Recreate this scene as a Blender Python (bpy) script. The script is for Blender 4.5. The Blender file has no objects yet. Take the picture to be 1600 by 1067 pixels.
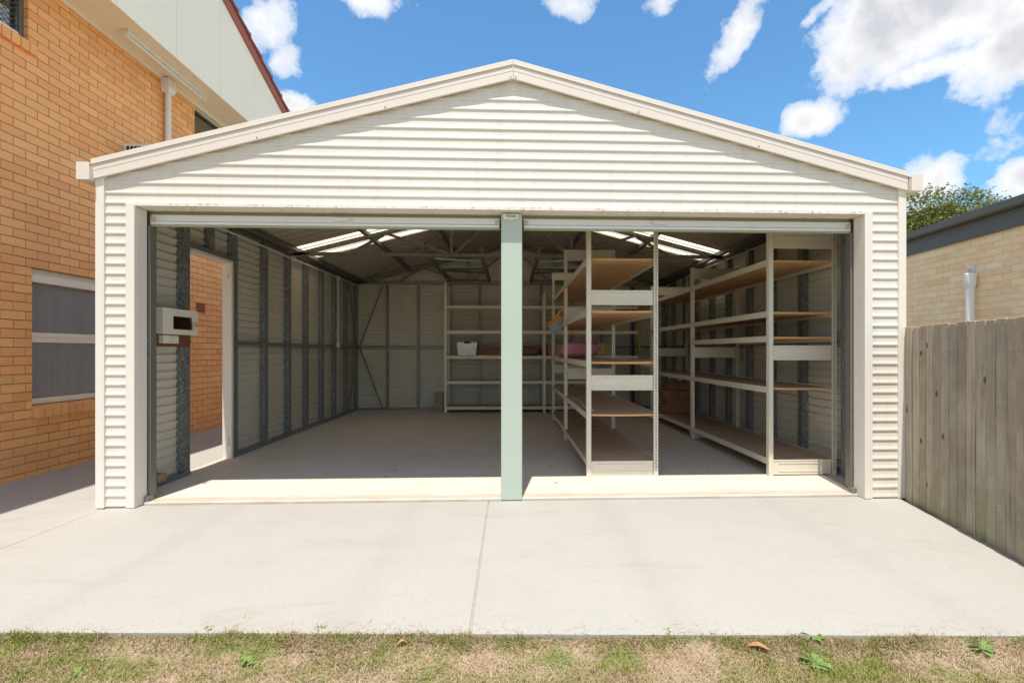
import bpy, bmesh, math, random
from mathutils import Vector, noise
random.seed(7)
R = random.Random(11)
sc = bpy.context.scene
COL = sc.collection
# ------------------------------------------------------------------ camera
EYE = 1.22
YAW = math.atan(32/775)
cam = bpy.data.cameras.new('camera'); cam.sensor_width = 36; cam.lens = 775/1600*36
cam.shift_x = -29/1600; cam.shift_y = 15.5/1600; cam.clip_start = .05; cam.clip_end = 2000
co = bpy.data.objects.new('camera', cam); COL.objects.link(co)
co.location = (0, 0, EYE); co.rotation_euler = (math.radians(90), 0, -YAW)
sc.camera = co
# ------------------------------------------------------------------ light
SUN = Vector((-.055, -.334, 1)).normalized()
sl = bpy.data.lights.new('sun', 'SUN'); sl.energy = 2.0; sl.angle = math.radians(.5); sl.color = (1, .945, .85)
so = bpy.data.objects.new('sun', sl); COL.objects.link(so)
so.rotation_euler = SUN.to_track_quat('Z', 'Y').to_euler(); so.location = (0, -5, 20)
sc.view_settings.view_transform = 'Standard'; sc.view_settings.look = 'None'
sc.view_settings.exposure = 1.52; sc.view_settings.gamma = 1; sc.view_settings.use_curve_mapping = False
sc.render.engine = 'CYCLES'
sc.cycles.use_denoising = True
sc.cycles.max_bounces = 8; sc.cycles.diffuse_bounces = 5; sc.cycles.glossy_bounces = 3; sc.cycles.transmission_bounces = 4
sc.cycles.sample_clamp_indirect = 6

def pix_dir(x, y):
    l = (x-829)/775; u = (549-y)/775
    return Vector((l*math.cos(YAW)+math.sin(YAW), -l*math.sin(YAW)+math.cos(YAW), u)).normalized()

class NT:
    """small node-tree helper"""
    def __init__(s, nt): s.nt = nt; s.n = nt.nodes; s.l = nt.links
    def add(s, t, **kw):
        n = s.n.new(t)
        ins = kw.pop('i', {})
        for k, v in kw.items(): setattr(n, k, v)
        for k, v in ins.items():
            if isinstance(v, bpy.types.NodeSocket): s.l.new(v, n.inputs[k])
            else: n.inputs[k].default_value = v
        return n
    def math(s, op, a, b=0.0, clamp=False):
        return s.add('ShaderNodeMath', operation=op, use_clamp=clamp, i={0: a, 1: b}).outputs[0]
    def mix(s, f, a, b, blend='MIX'):
        n = s.add('ShaderNodeMix', data_type='RGBA', blend_type=blend, i={0: f, 6: a, 7: b}); return n.outputs[2]
    def ramp(s, f, stops):
        n = s.add('ShaderNodeValToRGB', i={0: f}); r = n.color_ramp
        while len(r.elements) < len(stops): r.elements.new(.5)
        for e, (p, c) in zip(r.elements, stops):
            e.position = p; e.color = c if len(c) == 4 else (*c, 1)
        return n.outputs[0]

w = bpy.data.worlds.new('World'); sc.world = w; w.use_nodes = True
W = NT(w.node_tree); W.n.clear()
sky = W.add('ShaderNodeTexSky', sky_type='NISHITA', sun_disc=False)
sky.sun_elevation = math.asin(SUN.z); sky.sun_rotation = math.atan2(SUN.x, SUN.y)
sky.air_density = 1.15; sky.dust_density = .25; sky.ozone_density = 2.6
tc = W.add('ShaderNodeTexCoord').outputs['Generated']
wn = W.add('ShaderNodeTexNoise', i={'Vector': tc, 'Scale': 7.0, 'Detail': 8.0, 'Roughness': .56}).outputs['Fac']
wn2 = W.add('ShaderNodeTexNoise', i={'Vector': tc, 'Scale': 19.0, 'Detail': 9.0, 'Roughness': .64}).outputs['Fac']
fld = None
# cloud masses: (x, y) of the direction, radii, tilt in degrees, weight
for (x, y, rx, ry, an, wt) in [(1480, 15, 150, 80, 0, 1.3), (1385, 35, 62, 62, 0, 1.1), (1600, 75, 110, 52, 0, 1.2), (1480, 98, 90, 28, 0, 1.0),
                           (1158, 45, 68, 36, -55, .95), (1262, 190, 42, 25, 0, 1.0), (885, 4, 66, 34, 0, .8), (828, 30, 22, 44, 0, .6),
                           (585, 0, 85, 28, 0, .8), (410, 45, 40, 60, 30, .75), (436, 90, 34, 30, 0, .6), (462, 166, 36, 18, 0, .95),
                           (1450, 285, 46, 42, 0, .85), (1596, 280, 38, 34, 0, 1.0), (1272, 22, 44, 14, -30, .6), (1410, 360, 60, 55, 0, 1.0), (1035, 4, 40, 24, 0, .75),
                           (2300, 100, 500, 200, 0, .9), (-700, 150, 400, 200, 0, .9), (900, -700, 500, 260, 0, .8), (100, -900, 500, 300, 0, .8), (2200, -900, 500, 400, 0, .8)]:
    c = pix_dir(x, y); k = c.dot(pix_dir(829, 549))
    rt = c.cross(Vector((0, 0, 1))).normalized(); up = rt.cross(c)
    a = math.radians(-an); u = rt*math.cos(a)+up*math.sin(a); v = -rt*math.sin(a)+up*math.cos(a)
    su, sv = 775/k/rx, 775/k/ry
    d = W.add('ShaderNodeVectorMath', operation='SUBTRACT', i={0: tc, 1: c}).outputs[0]
    du = W.add('ShaderNodeVectorMath', operation='DOT_PRODUCT', i={0: d, 1: u*su}).outputs['Value']
    dv = W.add('ShaderNodeVectorMath', operation='DOT_PRODUCT', i={0: d, 1: v*sv}).outputs['Value']
    q = W.math('ADD', W.math('MULTIPLY', du, du), W.math('MULTIPLY', dv, dv))
    g = W.math('MULTIPLY', W.math('EXPONENT', W.math('MULTIPLY', q, -.8)), wt)
    fld = g if fld is None else W.math('MAXIMUM', fld, g)
dz = W.add('ShaderNodeVectorMath', operation='DOT_PRODUCT', i={0: tc, 1: (math.sin(YAW), math.cos(YAW), 0)}).outputs['Value']
rest = W.math('MULTIPLY', W.math('LESS_THAN', dz, .5), .58)  # unseen clouds outside the view, added to lift and whiten the ambient light
fld = W.math('MAXIMUM', fld, rest)
m = W.math('ADD', fld, W.math('MULTIPLY', W.math('SUBTRACT', wn, .5), 1.35))
m = W.math('ADD', m, W.math('MULTIPLY', W.math('SUBTRACT', wn2, .5), 1.0))
mask = W.ramp(m, [(.42, (0, 0, 0)), (.57, (.6, .6, .6)), (.82, (1, 1, 1))])
wn3 = W.add('ShaderNodeTexNoise', i={'Vector': W.add('ShaderNodeVectorMath', operation='ADD', i={0: tc, 1: (.0, .0, .06)}).outputs[0], 'Scale': 9.0, 'Detail': 5.0, 'Roughness': .5}).outputs['Fac']
core = W.math('MULTIPLY', W.math('ADD', W.math('SUBTRACT', m, .55), W.math('MULTIPLY', W.math('SUBTRACT', wn3, .5), 1.6)), .9)
shade = W.ramp(core, [(.0, (3.0, 3.03, 3.1)), (.26, (2.9, 2.9, 2.95)), (.7, (1.95, 2.0, 2.16))])
lp = W.mix(mask, W.mix(1.0, sky.outputs[0], (.345, .53, .60, 1), 'MULTIPLY'), shade)
bg = W.add('ShaderNodeBackground', i={'Color': lp, 'Strength': .12})
W.l.new(bg.outputs[0], W.add('ShaderNodeOutputWorld').inputs[0])

# ------------------------------------------------------------------ materials
def mat(name, col, rough=.7, metal=0, noise_s=None, amp=.12, bump=0, bump_s=80, rnd=0, col2=None, patch=None, spec=.5, fn=None):
    """colour with noise mottling, optional per-piece variation (object + island random) and fine relief"""
    m = bpy.data.materials.new(name); m.use_nodes = True
    N = NT(m.node_tree); b = N.n['Principled BSDF']
    b.inputs['Roughness'].default_value = rough; b.inputs['Metallic'].default_value = metal
    b.inputs['Specular IOR Level'].default_value = spec
    tc = N.add('ShaderNodeNewGeometry').outputs['Position']
    c = N.add('ShaderNodeRGB'); c.outputs[0].default_value = (*col, 1); c = c.outputs[0]
    if rnd or col2:
        r = N.math('FRACT', N.math('ADD', N.add('ShaderNodeObjectInfo').outputs['Random'], N.add('ShaderNodeNewGeometry').outputs['Random Per Island']))
        if col2: c = N.mix(r, c, (*col2, 1))
        r2 = N.math('FRACT', N.math('MULTIPLY', r, 7.31))
        if rnd:
            f = N.math('ADD', N.math('MULTIPLY', r2, 2*rnd), 1-rnd)
            c = N.mix(1.0, c, N.add('ShaderNodeCombineColor', i={0: f, 1: f, 2: f}).outputs[0], 'MULTIPLY')
    if noise_s:
        n = N.add('ShaderNodeTexNoise', i={'Vector': tc, 'Scale': noise_s, 'Detail': 6.0, 'Roughness': .65}).outputs['Fac']
        f = N.math('ADD', N.math('MULTIPLY', N.math('SUBTRACT', n, .5), amp*3), 1)
        c = N.mix(1.0, c, N.add('ShaderNodeCombineColor', i={0: f, 1: f, 2: f}).outputs[0], 'MULTIPLY')
    if patch:
        s, col3, lo, hi = patch
        n = N.add('ShaderNodeTexNoise', i={'Vector': tc, 'Scale': s, 'Detail': 7.0, 'Roughness': .6}).outputs['Fac']
        c = N.mix(N.ramp(n, [(lo, (0, 0, 0)), (hi, (1, 1, 1))]), c, (*col3, 1))
    if fn: c = fn(N, b, c, tc)
    N.l.new(c, b.inputs['Base Color'])
    if bump:
        n = N.add('ShaderNodeTexNoise', i={'Vector': tc, 'Scale': float(bump_s), 'Detail': 5.0}).outputs['Fac']
        bp = N.add('ShaderNodeBump', i={'Strength': bump, 'Distance': .01, 'Height': n})
        N.l.new(bp.outputs[0], b.inputs['Normal'])
    return m

def speckle(sc_, dens, col, dark=.6):
    def f(N, b, c, tc):
        v = N.add('ShaderNodeTexVoronoi', i={'Vector': tc, 'Scale': sc_})
        r = N.add('ShaderNodeSeparateColor', i={0: v.outputs['Color']}).outputs[0]
        k = N.math('MULTIPLY', N.math('LESS_THAN', v.outputs['Distance'], .34), N.math('LESS_THAN', r, dens))
        return N.mix(N.math('MULTIPLY', k, dark), c, (*col, 1))
    return f
def concrete_fn(N, b, c, tc):
    c = speckle(170., .2, (.18, .155, .13), .5)(N, b, c, tc)
    c = speckle(75., .035, (.20, .15, .11), .4)(N, b, c, tc)
    g1 = N.add('ShaderNodeTexNoise', i={'Vector': tc, 'Scale': .9, 'Detail': 5.0, 'Roughness': .6}).outputs['Fac']
    c = N.mix(N.ramp(g1, [(.35, (0, 0, 0)), (.65, (.55, .55, .55))]), c, (.40, .37, .345, 1))
    ty = N.add('ShaderNodeSeparateXYZ', i={0: tc}).outputs[0]
    tr_ = None
    for cx in (-2.15, -.75, .75, 2.1):
        q = N.math('ABSOLUTE', N.math('SUBTRACT', ty, cx)); q = N.math('SUBTRACT', 1.0, N.math('MULTIPLY', q, 7.0), True)
        tr_ = q if tr_ is None else N.math('MAXIMUM', tr_, q)
    g2 = N.add('ShaderNodeTexNoise', i={'Vector': tc, 'Scale': 3.0, 'Detail': 6.0, 'Roughness': .7}).outputs['Fac']
    c = N.mix(N.math('MULTIPLY', tr_, N.math('MULTIPLY', g2, .28)), c, (.27, .25, .22, 1))
    st = N.add('ShaderNodeMapping', i={'Vector': tc, 'Scale': (.7, 2.6, 1)}).outputs[0]
    n = N.add('ShaderNodeTexNoise', i={'Vector': st, 'Scale': 1.6, 'Detail': 8.0, 'Roughness': .7, 'Distortion': .8}).outputs['Fac']
    z = N.add('ShaderNodeSeparateXYZ', i={0: tc}).outputs[2]
    c = N.mix(N.ramp(N.math('ADD', N.math('MULTIPLY', z, -14.), N.math('MULTIPLY', n, .6)), [(.34, (0, 0, 0)), (.6, (.8, .8, .8))]), c, (.30, .25, .185, 1))
    return N.mix(N.ramp(n, [(.52, (0, 0, 0)), (.75, (.35, .35, .35))]), c, (.34, .315, .265, 1))
def slab_fn(N, b, c, tc):
    st = N.add('ShaderNodeMapping', i={'Vector': tc, 'Scale': (1, 1.8, 1)}).outputs[0]
    n = N.add('ShaderNodeTexNoise', i={'Vector': st, 'Scale': 1.3, 'Detail': 9.0, 'Roughness': .68, 'Distortion': .7}).outputs['Fac']
    c = N.mix(N.ramp(n, [(.38, (0, 0, 0)), (.7, (.8, .8, .8))]), c, (.54, .48, .405, 1))
    yy = N.add('ShaderNodeSeparateXYZ', i={0: tc}).outputs[1]
    n8 = N.add('ShaderNodeTexNoise', i={'Vector': N.add('ShaderNodeMapping', i={'Vector': tc, 'Scale': (2, 14, 1)}).outputs[0], 'Scale': 1.5, 'Detail': 6.0, 'Roughness': .7}).outputs['Fac']
    kq = N.math('SUBTRACT', N.math('MULTIPLY', n8, 2.0), N.math('ADD', N.math('MULTIPLY', N.math('ABSOLUTE', N.math('SUBTRACT', yy, 4.13)), 6.0), .35), True)
    c = N.mix(N.math('MULTIPLY', kq, .75), c, (.36, .265, .17, 1))
    n2 = N.add('ShaderNodeTexNoise', i={'Vector': st, 'Scale': 9.0, 'Detail': 6.0, 'Roughness': .75}).outputs['Fac']
    c = N.mix(N.ramp(n2, [(.62, (0, 0, 0)), (.8, (.55, .55, .55))]), c, (.27, .21, .15, 1))
    v = N.add('ShaderNodeTexVoronoi', i={'Vector': tc, 'Scale': 5.0})
    r = N.add('ShaderNodeSeparateColor', i={0: v.outputs['Color']}).outputs[0]
    k = N.math('MULTIPLY', N.math('LESS_THAN', v.outputs['Distance'], .10), N.math('LESS_THAN', r, .22))
    return N.mix(N.math('MULTIPLY', k, .8), c, (.10, .045, .025, 1))
def galv_fn(N, b, c, tc):
    v = N.add('ShaderNodeTexVoronoi', i={'Vector': tc, 'Scale': 75.}).outputs['Color']
    r = N.add('ShaderNodeSeparateColor', i={0: v}).outputs[0]
    f = N.math('ADD', N.math('MULTIPLY', N.math('POWER', r, 2.0), .75), .6)
    N.l.new(N.math('ADD', N.math('MULTIPLY', r, .25), .32), b.inputs['Roughness'])
    return N.mix(1.0, c, N.add('ShaderNodeCombineColor', i={0: f, 1: f, 2: f}).outputs[0], 'MULTIPLY')
def wood_fn(N, b, c, tc):
    oi = N.add('ShaderNodeObjectInfo').outputs['Random']
    off = N.add('ShaderNodeCombineXYZ', i={0: N.math('MULTIPLY', oi, 37.), 1: N.math('MULTIPLY', oi, 53.), 2: N.math('MULTIPLY', oi, 91.)}).outputs[0]
    p = N.add('ShaderNodeVectorMath', operation='ADD', i={0: tc, 1: off}).outputs[0]
    st = N.add('ShaderNodeMapping', i={'Vector': p, 'Scale': (38, 38, 1.3)}).outputs[0]
    n = N.add('ShaderNodeTexNoise', i={'Vector': st, 'Scale': 1.6, 'Detail': 8.0, 'Roughness': .7, 'Distortion': 1.2}).outputs['Fac']
    c = N.mix(N.ramp(n, [(.3, (0, 0, 0)), (.7, (1, 1, 1))]), c, (.27, .225, .17, 1))
    # green algae and old damp stains creeping up from the concrete, uneven in shape
    n3 = N.add('ShaderNodeTexNoise', i={'Vector': N.add('ShaderNodeMapping', i={'Vector': p, 'Scale': (9, 9, .9)}).outputs[0], 'Scale': 1.0, 'Detail': 5.0}).outputs['Fac']
    z = N.add('ShaderNodeSeparateXYZ', i={0: tc}).outputs[2]
    k = N.math('SUBTRACT', N.math('MULTIPLY', n3, 1.7), N.math('ADD', N.math('MULTIPLY', z, .75), .45), True)
    c = N.mix(k, c, (.23, .235, .10, 1))
    # knots
    xyz = N.add('ShaderNodeSeparateXYZ', i={0: p})
    vm = N.add('ShaderNodeCombineXYZ', i={0: xyz.outputs[1], 1: N.math('MULTIPLY', xyz.outputs[2], .75)}).outputs[0]
    v = N.add('ShaderNodeTexVoronoi', voronoi_dimensions='2D', i={'Vector': vm, 'Scale': 5.5})
    r = N.add('ShaderNodeSeparateColor', i={0: v.outputs['Color']}).outputs[0]
    kk = N.math('MULTIPLY', N.ramp(v.outputs['Distance'], [(.06, (1, 1, 1)), (.12, (0, 0, 0))]), N.math('LESS_THAN', r, .11))
    n5 = N.add('ShaderNodeTexNoise', i={'Vector': N.add('ShaderNodeMapping', i={'Vector': p, 'Scale': (110, 110, 1.1)}).outputs[0], 'Scale': 1.0, 'Detail': 4.0, 'Distortion': .6}).outputs['Fac']
    c = N.mix(N.ramp(n5, [(.60, (0, 0, 0)), (.68, (.75, .75, .75))]), c, (.12, .095, .07, 1))
    n6 = N.add('ShaderNodeTexNoise', i={'Vector': p, 'Scale': 2.2, 'Detail': 6.0, 'Roughness': .7}).outputs['Fac']
    c = N.mix(N.ramp(n6, [(.45, (0, 0, 0)), (.7, (.6, .6, .6))]), c, (.56, .50, .42, 1))
    return N.mix(N.math('MULTIPLY', kk, .8), c, (.045, .028, .018, 1))
def grime_fn(N, b, c, tc):
    st = N.add('ShaderNodeMapping', i={'Vector': tc, 'Scale': (1, 1, 1)}).outputs[0]
    n = N.add('ShaderNodeTexNoise', i={'Vector': st, 'Scale': 34.0, 'Detail': 5.0}).outputs['Fac']
    n2 = N.add('ShaderNodeTexNoise', i={'Vector': tc, 'Scale': 3.0}).outputs['Fac']
    k = N.math('MULTIPLY', N.ramp(n, [(.53, (0, 0, 0)), (.62, (1, 1, 1))]), N.ramp(n2, [(.42, (0, 0, 0)), (.6, (.8, .8, .8))]))
    return N.mix(k, c, (.42, .36, .25, 1))
def board_fn(N, b, c, tc):
    n = N.add('ShaderNodeTexNoise', i={'Vector': tc, 'Scale': 220., 'Detail': 3.0}).outputs['Fac']
    return N.mix(N.ramp(n, [(.4, (0, 0, 0)), (.65, (.35, .35, .35))]), c, (.16, .09, .045, 1))

def dust_fn(N, b, c, tc):
    c = speckle(60., .03, (.40, .32, .22), .35)(N, b, c, tc)
    n = N.add('ShaderNodeTexNoise', i={'Vector': N.add('ShaderNodeMapping', i={'Vector': tc, 'Scale': (6, 6, .8)}).outputs[0], 'Scale': 1.5, 'Detail': 7.0, 'Roughness': .65}).outputs['Fac']
    c = N.mix(N.ramp(n, [(.5, (0, 0, 0)), (.75, (.28, .28, .28))]), c, (.50, .42, .31, 1))
    z = N.add('ShaderNodeSeparateXYZ', i={0: tc}).outputs[2]
    k = N.math('SUBTRACT', N.math('MULTIPLY', n, 1.1), N.math('ADD', N.math('MULTIPLY', z, 3.0), .3), True)
    return N.mix(k, c, (.48, .38, .26, 1))
M = {}
M['cream'] = mat('cream_paint', (.74, .685, .605), .38, noise_s=1.1, amp=.03, fn=dust_fn)
M['flash'] = mat('cream_flashing', (.78, .73, .65), .4, noise_s=2, amp=.03)
M['barge'] = mat('barge_paint', (.74, .665, .59), .42, noise_s=1.5, amp=.03)
M['grime'] = mat('grimy_cream_paint', (.78, .735, .66), .42, fn=grime_fn)
M['inner'] = mat('sheet_reverse', (.63, .585, .49), .5, noise_s=3, amp=.08)
M['galv'] = mat('galvanised_steel', (.27, .285, .285), .42, .45, fn=galv_fn)
M['truss'] = mat('truss_steel', (.33, .31, .27), .5, .35, noise_s=12, amp=.15, fn=galv_fn)
M['purlin'] = mat('dull_steel', (.19, .18, .155), .55, .35, noise_s=9, amp=.12)
M['roofin'] = mat('roof_sheet', (.46, .40, .32), .5, .0, noise_s=5, amp=.12)
M['rack'] = mat('rack_paint', (.72, .655, .53), .42, noise_s=14, amp=.05, patch=(26, (.40, .35, .27), .66, .78))
M['yellow'] = mat('yellow_paint', (.36, .25, .05), .5, noise_s=12, amp=.1)
M['brownpost'] = mat('brown_paint', (.12, .055, .03), .5)
M['board'] = mat('hardboard', (.70, .42, .21), .75, noise_s=16, amp=.10, fn=board_fn)
M['boardtop'] = mat('dusty_hardboard', (.44, .33, .24), .85, noise_s=7, amp=.16, patch=(3, (.36, .30, .24), .5, .75))
M['boardedge'] = mat('raw_board_edge', (.66, .36, .14), .8, noise_s=60, amp=.15)
M['dark'] = mat('dark_void', (.02, .018, .015), .8)
M['mint'] = mat('mint_paint', (.455, .525, .44), .3, noise_s=1.6, amp=.04, patch=(5, (.44, .55, .45), .62, .75))
M['curtain_green'] = mat('roller_curtain_paint', (.36, .39, .25), .45, noise_s=3, amp=.06)
M['alu'] = mat('aluminium', (.76, .73, .70), .35, .15, noise_s=14, amp=.05)
M['alu2'] = mat('dull_aluminium', (.50, .47, .46), .45, .4)
M['apron'] = mat('pale_concrete', (.40, .385, .35), .9, noise_s=2.2, amp=.05, bump=.35, bump_s=160, fn=concrete_fn)
M['slab'] = mat('shed_floor_concrete', (.62, .575, .51), .7, noise_s=3, amp=.08, bump=.1, bump_s=50, fn=slab_fn)
M['joint'] = mat('joint_filler', (.37, .32, .25), .95, noise_s=30, amp=.3)
M['soil'] = mat('dry_soil', (.33, .24, .16), 1, noise_s=14, amp=.3, bump=1, bump_s=60, patch=(5, (.15, .16, .05), .48, .62))
M['groundm'] = mat('ground_cover', (.30, .27, .16), 1, noise_s=.8, amp=.2)
M['brick'] = mat('orange_brick', (.90, .465, .18), .8, noise_s=24, amp=.07, rnd=.06, col2=(.84, .385, .145), bump=.25, bump_s=120)
M['mortar'] = mat('mortar', (.36, .27, .18), .95, noise_s=40, amp=.1)
M['cbrick'] = mat('cream_brick', (.93, .74, .49), .85, noise_s=20, amp=.07, rnd=.06, col2=(.92, .61, .35), bump=.3, bump_s=110)
M['cmortar'] = mat('pale_mortar', (.80, .73, .62), .95)
M['white'] = mat('white_paint', (.74, .73, .69), .5, noise_s=2, amp=.03)
M['gable'] = mat('painted_sheeting', (.93, .87, .72), .5, noise_s=.7, amp=.04, patch=(2.6, (.80, .76, .64), .62, .75))
M['soffit'] = mat('soffit_paint', (.82, .74, .60), .6, noise_s=1.4, amp=.05)
M['redboard'] = mat('red_brown_paint', (.36, .10, .065), .55, noise_s=5, amp=.12)
M['tile'] = mat('terracotta_tile', (.31, .095, .06), .75, noise_s=11, amp=.25, rnd=.12)
M['fascia'] = mat('charcoal_metal', (.105, .10, .094), .55, .0, noise_s=2, amp=.05)
M['pvc'] = mat('white_pvc', (.80, .80, .79), .35)
M['paling'] = mat('weathered_paling', (.56, .48, .36), .9, rnd=.22, col2=(.37, .32, .265), bump=.3, bump_s=90, fn=wood_fn)
M['card'] = mat('cardboard', (.42, .27, .15), .85, noise_s=9, amp=.1, rnd=.08)
M['card2'] = mat('red_brown_cardboard', (.33, .16, .085), .85, noise_s=9, amp=.12, rnd=.15)
M['tape'] = mat('packing_tape', (.46, .33, .20), .4)
M['pink'] = mat('pink_cloth', (.72, .27, .38), .9, noise_s=20, amp=.12, bump=.5, bump_s=60)
M['greycloth'] = mat('grey_cloth', (.33, .34, .37), .9, noise_s=18, amp=.15, bump=.4, bump_s=50)
M['orange'] = mat('orange_strap', (.80, .33, .03), .6)
M['plastic'] = mat('frosted_plastic', (.55, .52, .47), .3)
M['timber'] = mat('brown_timber', (.17, .075, .035), .6, noise_s=12, amp=.3)
M['blackp'] = mat('black_plastic', (.02, .02, .02), .4)
M['offwhite'] = mat('offwhite_plastic', (.80, .76, .64), .35)
M['teal'] = mat('teal_print', (.02, .16, .15), .5)
M['printw'] = mat('white_print', (.8, .79, .76), .6)
M['terra'] = mat('terracotta_vent', (.42, .13, .06), .85, noise_s=20, amp=.15)
M['concblock'] = mat('rough_block', (.29, .26, .23), .95, noise_s=14, amp=.2, patch=(7, (.42, .24, .18), .52, .56))
M['greytube'] = mat('grey_tube', (.45, .46, .48), .4)
M['bark'] = mat('bark', (.17, .13, .10), .95, noise_s=5, amp=.3)
def curt_fold_shade_fn(N, b, c, tc):
    n = N.add('ShaderNodeTexNoise', i={'Vector': N.add('ShaderNodeMapping', i={'Vector': tc, 'Scale': (0, 11, .25)}).outputs[0], 'Scale': 1.0, 'Detail': 3.0}).outputs['Fac']
    return N.mix(N.ramp(n, [(.40, (0, 0, 0)), (.60, (1, 1, 1))]), c, (.40, .39, .42, 1))  # grey bands painted in for fold shading and doubled sheer cloth
M['curt'] = mat('sheer_curtain_cloth', (.86, .84, .86), .9, noise_s=3, amp=.05, fn=curt_fold_shade_fn)
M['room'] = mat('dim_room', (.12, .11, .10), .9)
M['rust'] = mat('rusty_screw', (.75, .22, .06), .7)
M['mesh'] = mat('security_mesh', (.16, .155, .15), .5, .4)

def leafmat(name, a, b, trans=.35, patch=None):
    m = bpy.data.materials.new(name); m.use_nodes = True; N = NT(m.node_tree); N.n.clear()
    r = N.add('ShaderNodeNewGeometry'); c = N.mix(r.outputs['Random Per Island'], (*a, 1), (*b, 1))
    if patch:
        s, pc, lo, hi = patch
        n = N.add('ShaderNodeTexNoise', i={'Vector': r.outputs['Position'], 'Scale': s, 'Detail': 4.0, 'Roughness': .6}).outputs['Fac']
        k = N.ramp(n, [(lo, (0, 0, 0)), (hi, (1, 1, 1))])
        pr = N.mix(N.math('FRACT', N.math('MULTIPLY', r.outputs['Random Per Island'], 5.7)), (*pc[0], 1), (*pc[1], 1))
        c = N.mix(k, c, pr)
    d = N.add('ShaderNodeBsdfPrincipled', i={'Base Color': c, 'Roughness': .6})
    t = N.add('ShaderNodeBsdfTranslucent', i={'Color': c})
    x = N.add('ShaderNodeMixShader', i={0: trans, 1: d.outputs[0], 2: t.outputs[0]})
    N.l.new(x.outputs[0], N.add('ShaderNodeOutputMaterial').inputs[0]); return m
M['leaf'] = leafmat('tree_leaf', (.12, .15, .035), (.27, .27, .08), .35)
M['grass'] = leafmat('grass_blade', (.38, .27, .16), (.56, .45, .29), .3, patch=(5.0, ((.19, .23, .045), (.42, .40, .11)),   .36, .62))
M['straw'] = leafmat('straw', (.46, .36, .23), (.60, .50, .36), .2)
M['weed'] = leafmat('weed_leaf', (.16, .27, .06), (.26, .38, .11), .3)
M['dryleaf'] = leafmat('dry_leaf', (.45, .19, .07), (.55, .30, .15), .2)

def glassmat(name, col, rough, alpha):
    m = bpy.data.materials.new(name); m.use_nodes = True; N = NT(m.node_tree); N.n.clear()
    g = N.add('ShaderNodeBsdfGlossy', i={'Roughness': rough, 'Color': (1, 1, 1, 1)}); t = N.add('ShaderNodeBsdfTransparent', i={'Color': (*col, 1)})
    f = N.add('ShaderNodeFresnel', i={'IOR': 1.5}).outputs[0]
    x = N.add('ShaderNodeMixShader', i={0: N.math('ADD', N.math('MULTIPLY', f, .7), alpha, True), 1: t.outputs[0], 2: g.outputs[0]})
    N.l.new(x.outputs[0], N.add('ShaderNodeOutputMaterial').inputs[0]); return m
M['glass'] = glassmat('window_glass', (.80, .84, .86), .02, .03)
M['smoke'] = glassmat('smoky_cover', (.55, .38, .22), .1, .05)
M['clearplastic'] = glassmat('clear_tub_plastic', (.80, .78, .75), .25, .16)
def screenmat(name):
    m = bpy.data.materials.new(name); m.use_nodes = True; N = NT(m.node_tree); N.n.clear()
    d = N.add('ShaderNodeBsdfDiffuse', i={'Color': (.55, .56, .60, 1)}); t = N.add('ShaderNodeBsdfTransparent')
    x = N.add('ShaderNodeMixShader', i={0: .2, 1: t.outputs[0], 2: d.outputs[0]})
    N.l.new(x.outputs[0], N.add('ShaderNodeOutputMaterial').inputs[0]); return m
M['screen'] = screenmat('fly_screen')
def transl(name, col):
    m = bpy.data.materials.new(name); m.use_nodes = True; N = NT(m.node_tree); N.n.clear()
    n = N.add('ShaderNodeTexNoise', i={'Vector': N.add('ShaderNodeNewGeometry').outputs['Position'], 'Scale': 30., 'Detail': 4.0}).outputs['Fac']
    c = N.mix(N.ramp(n, [(.5, (0, 0, 0)), (.62, (1, 1, 1))]), (*col, 1), (*[v*.8 for v in col], 1))
    t = N.add('ShaderNodeBsdfTranslucent', i={'Color': c}); d = N.add('ShaderNodeBsdfDiffuse', i={'Color': (.7, .68, .6, 1)})
    x = N.add('ShaderNodeMixShader', i={0: .15, 1: t.outputs[0], 2: d.outputs[0]})
    N.l.new(x.outputs[0], N.add('ShaderNodeOutputMaterial').inputs[0]); return m
M['skylight'] = transl('translucent_sheet', (.90, .80, .62))

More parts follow.
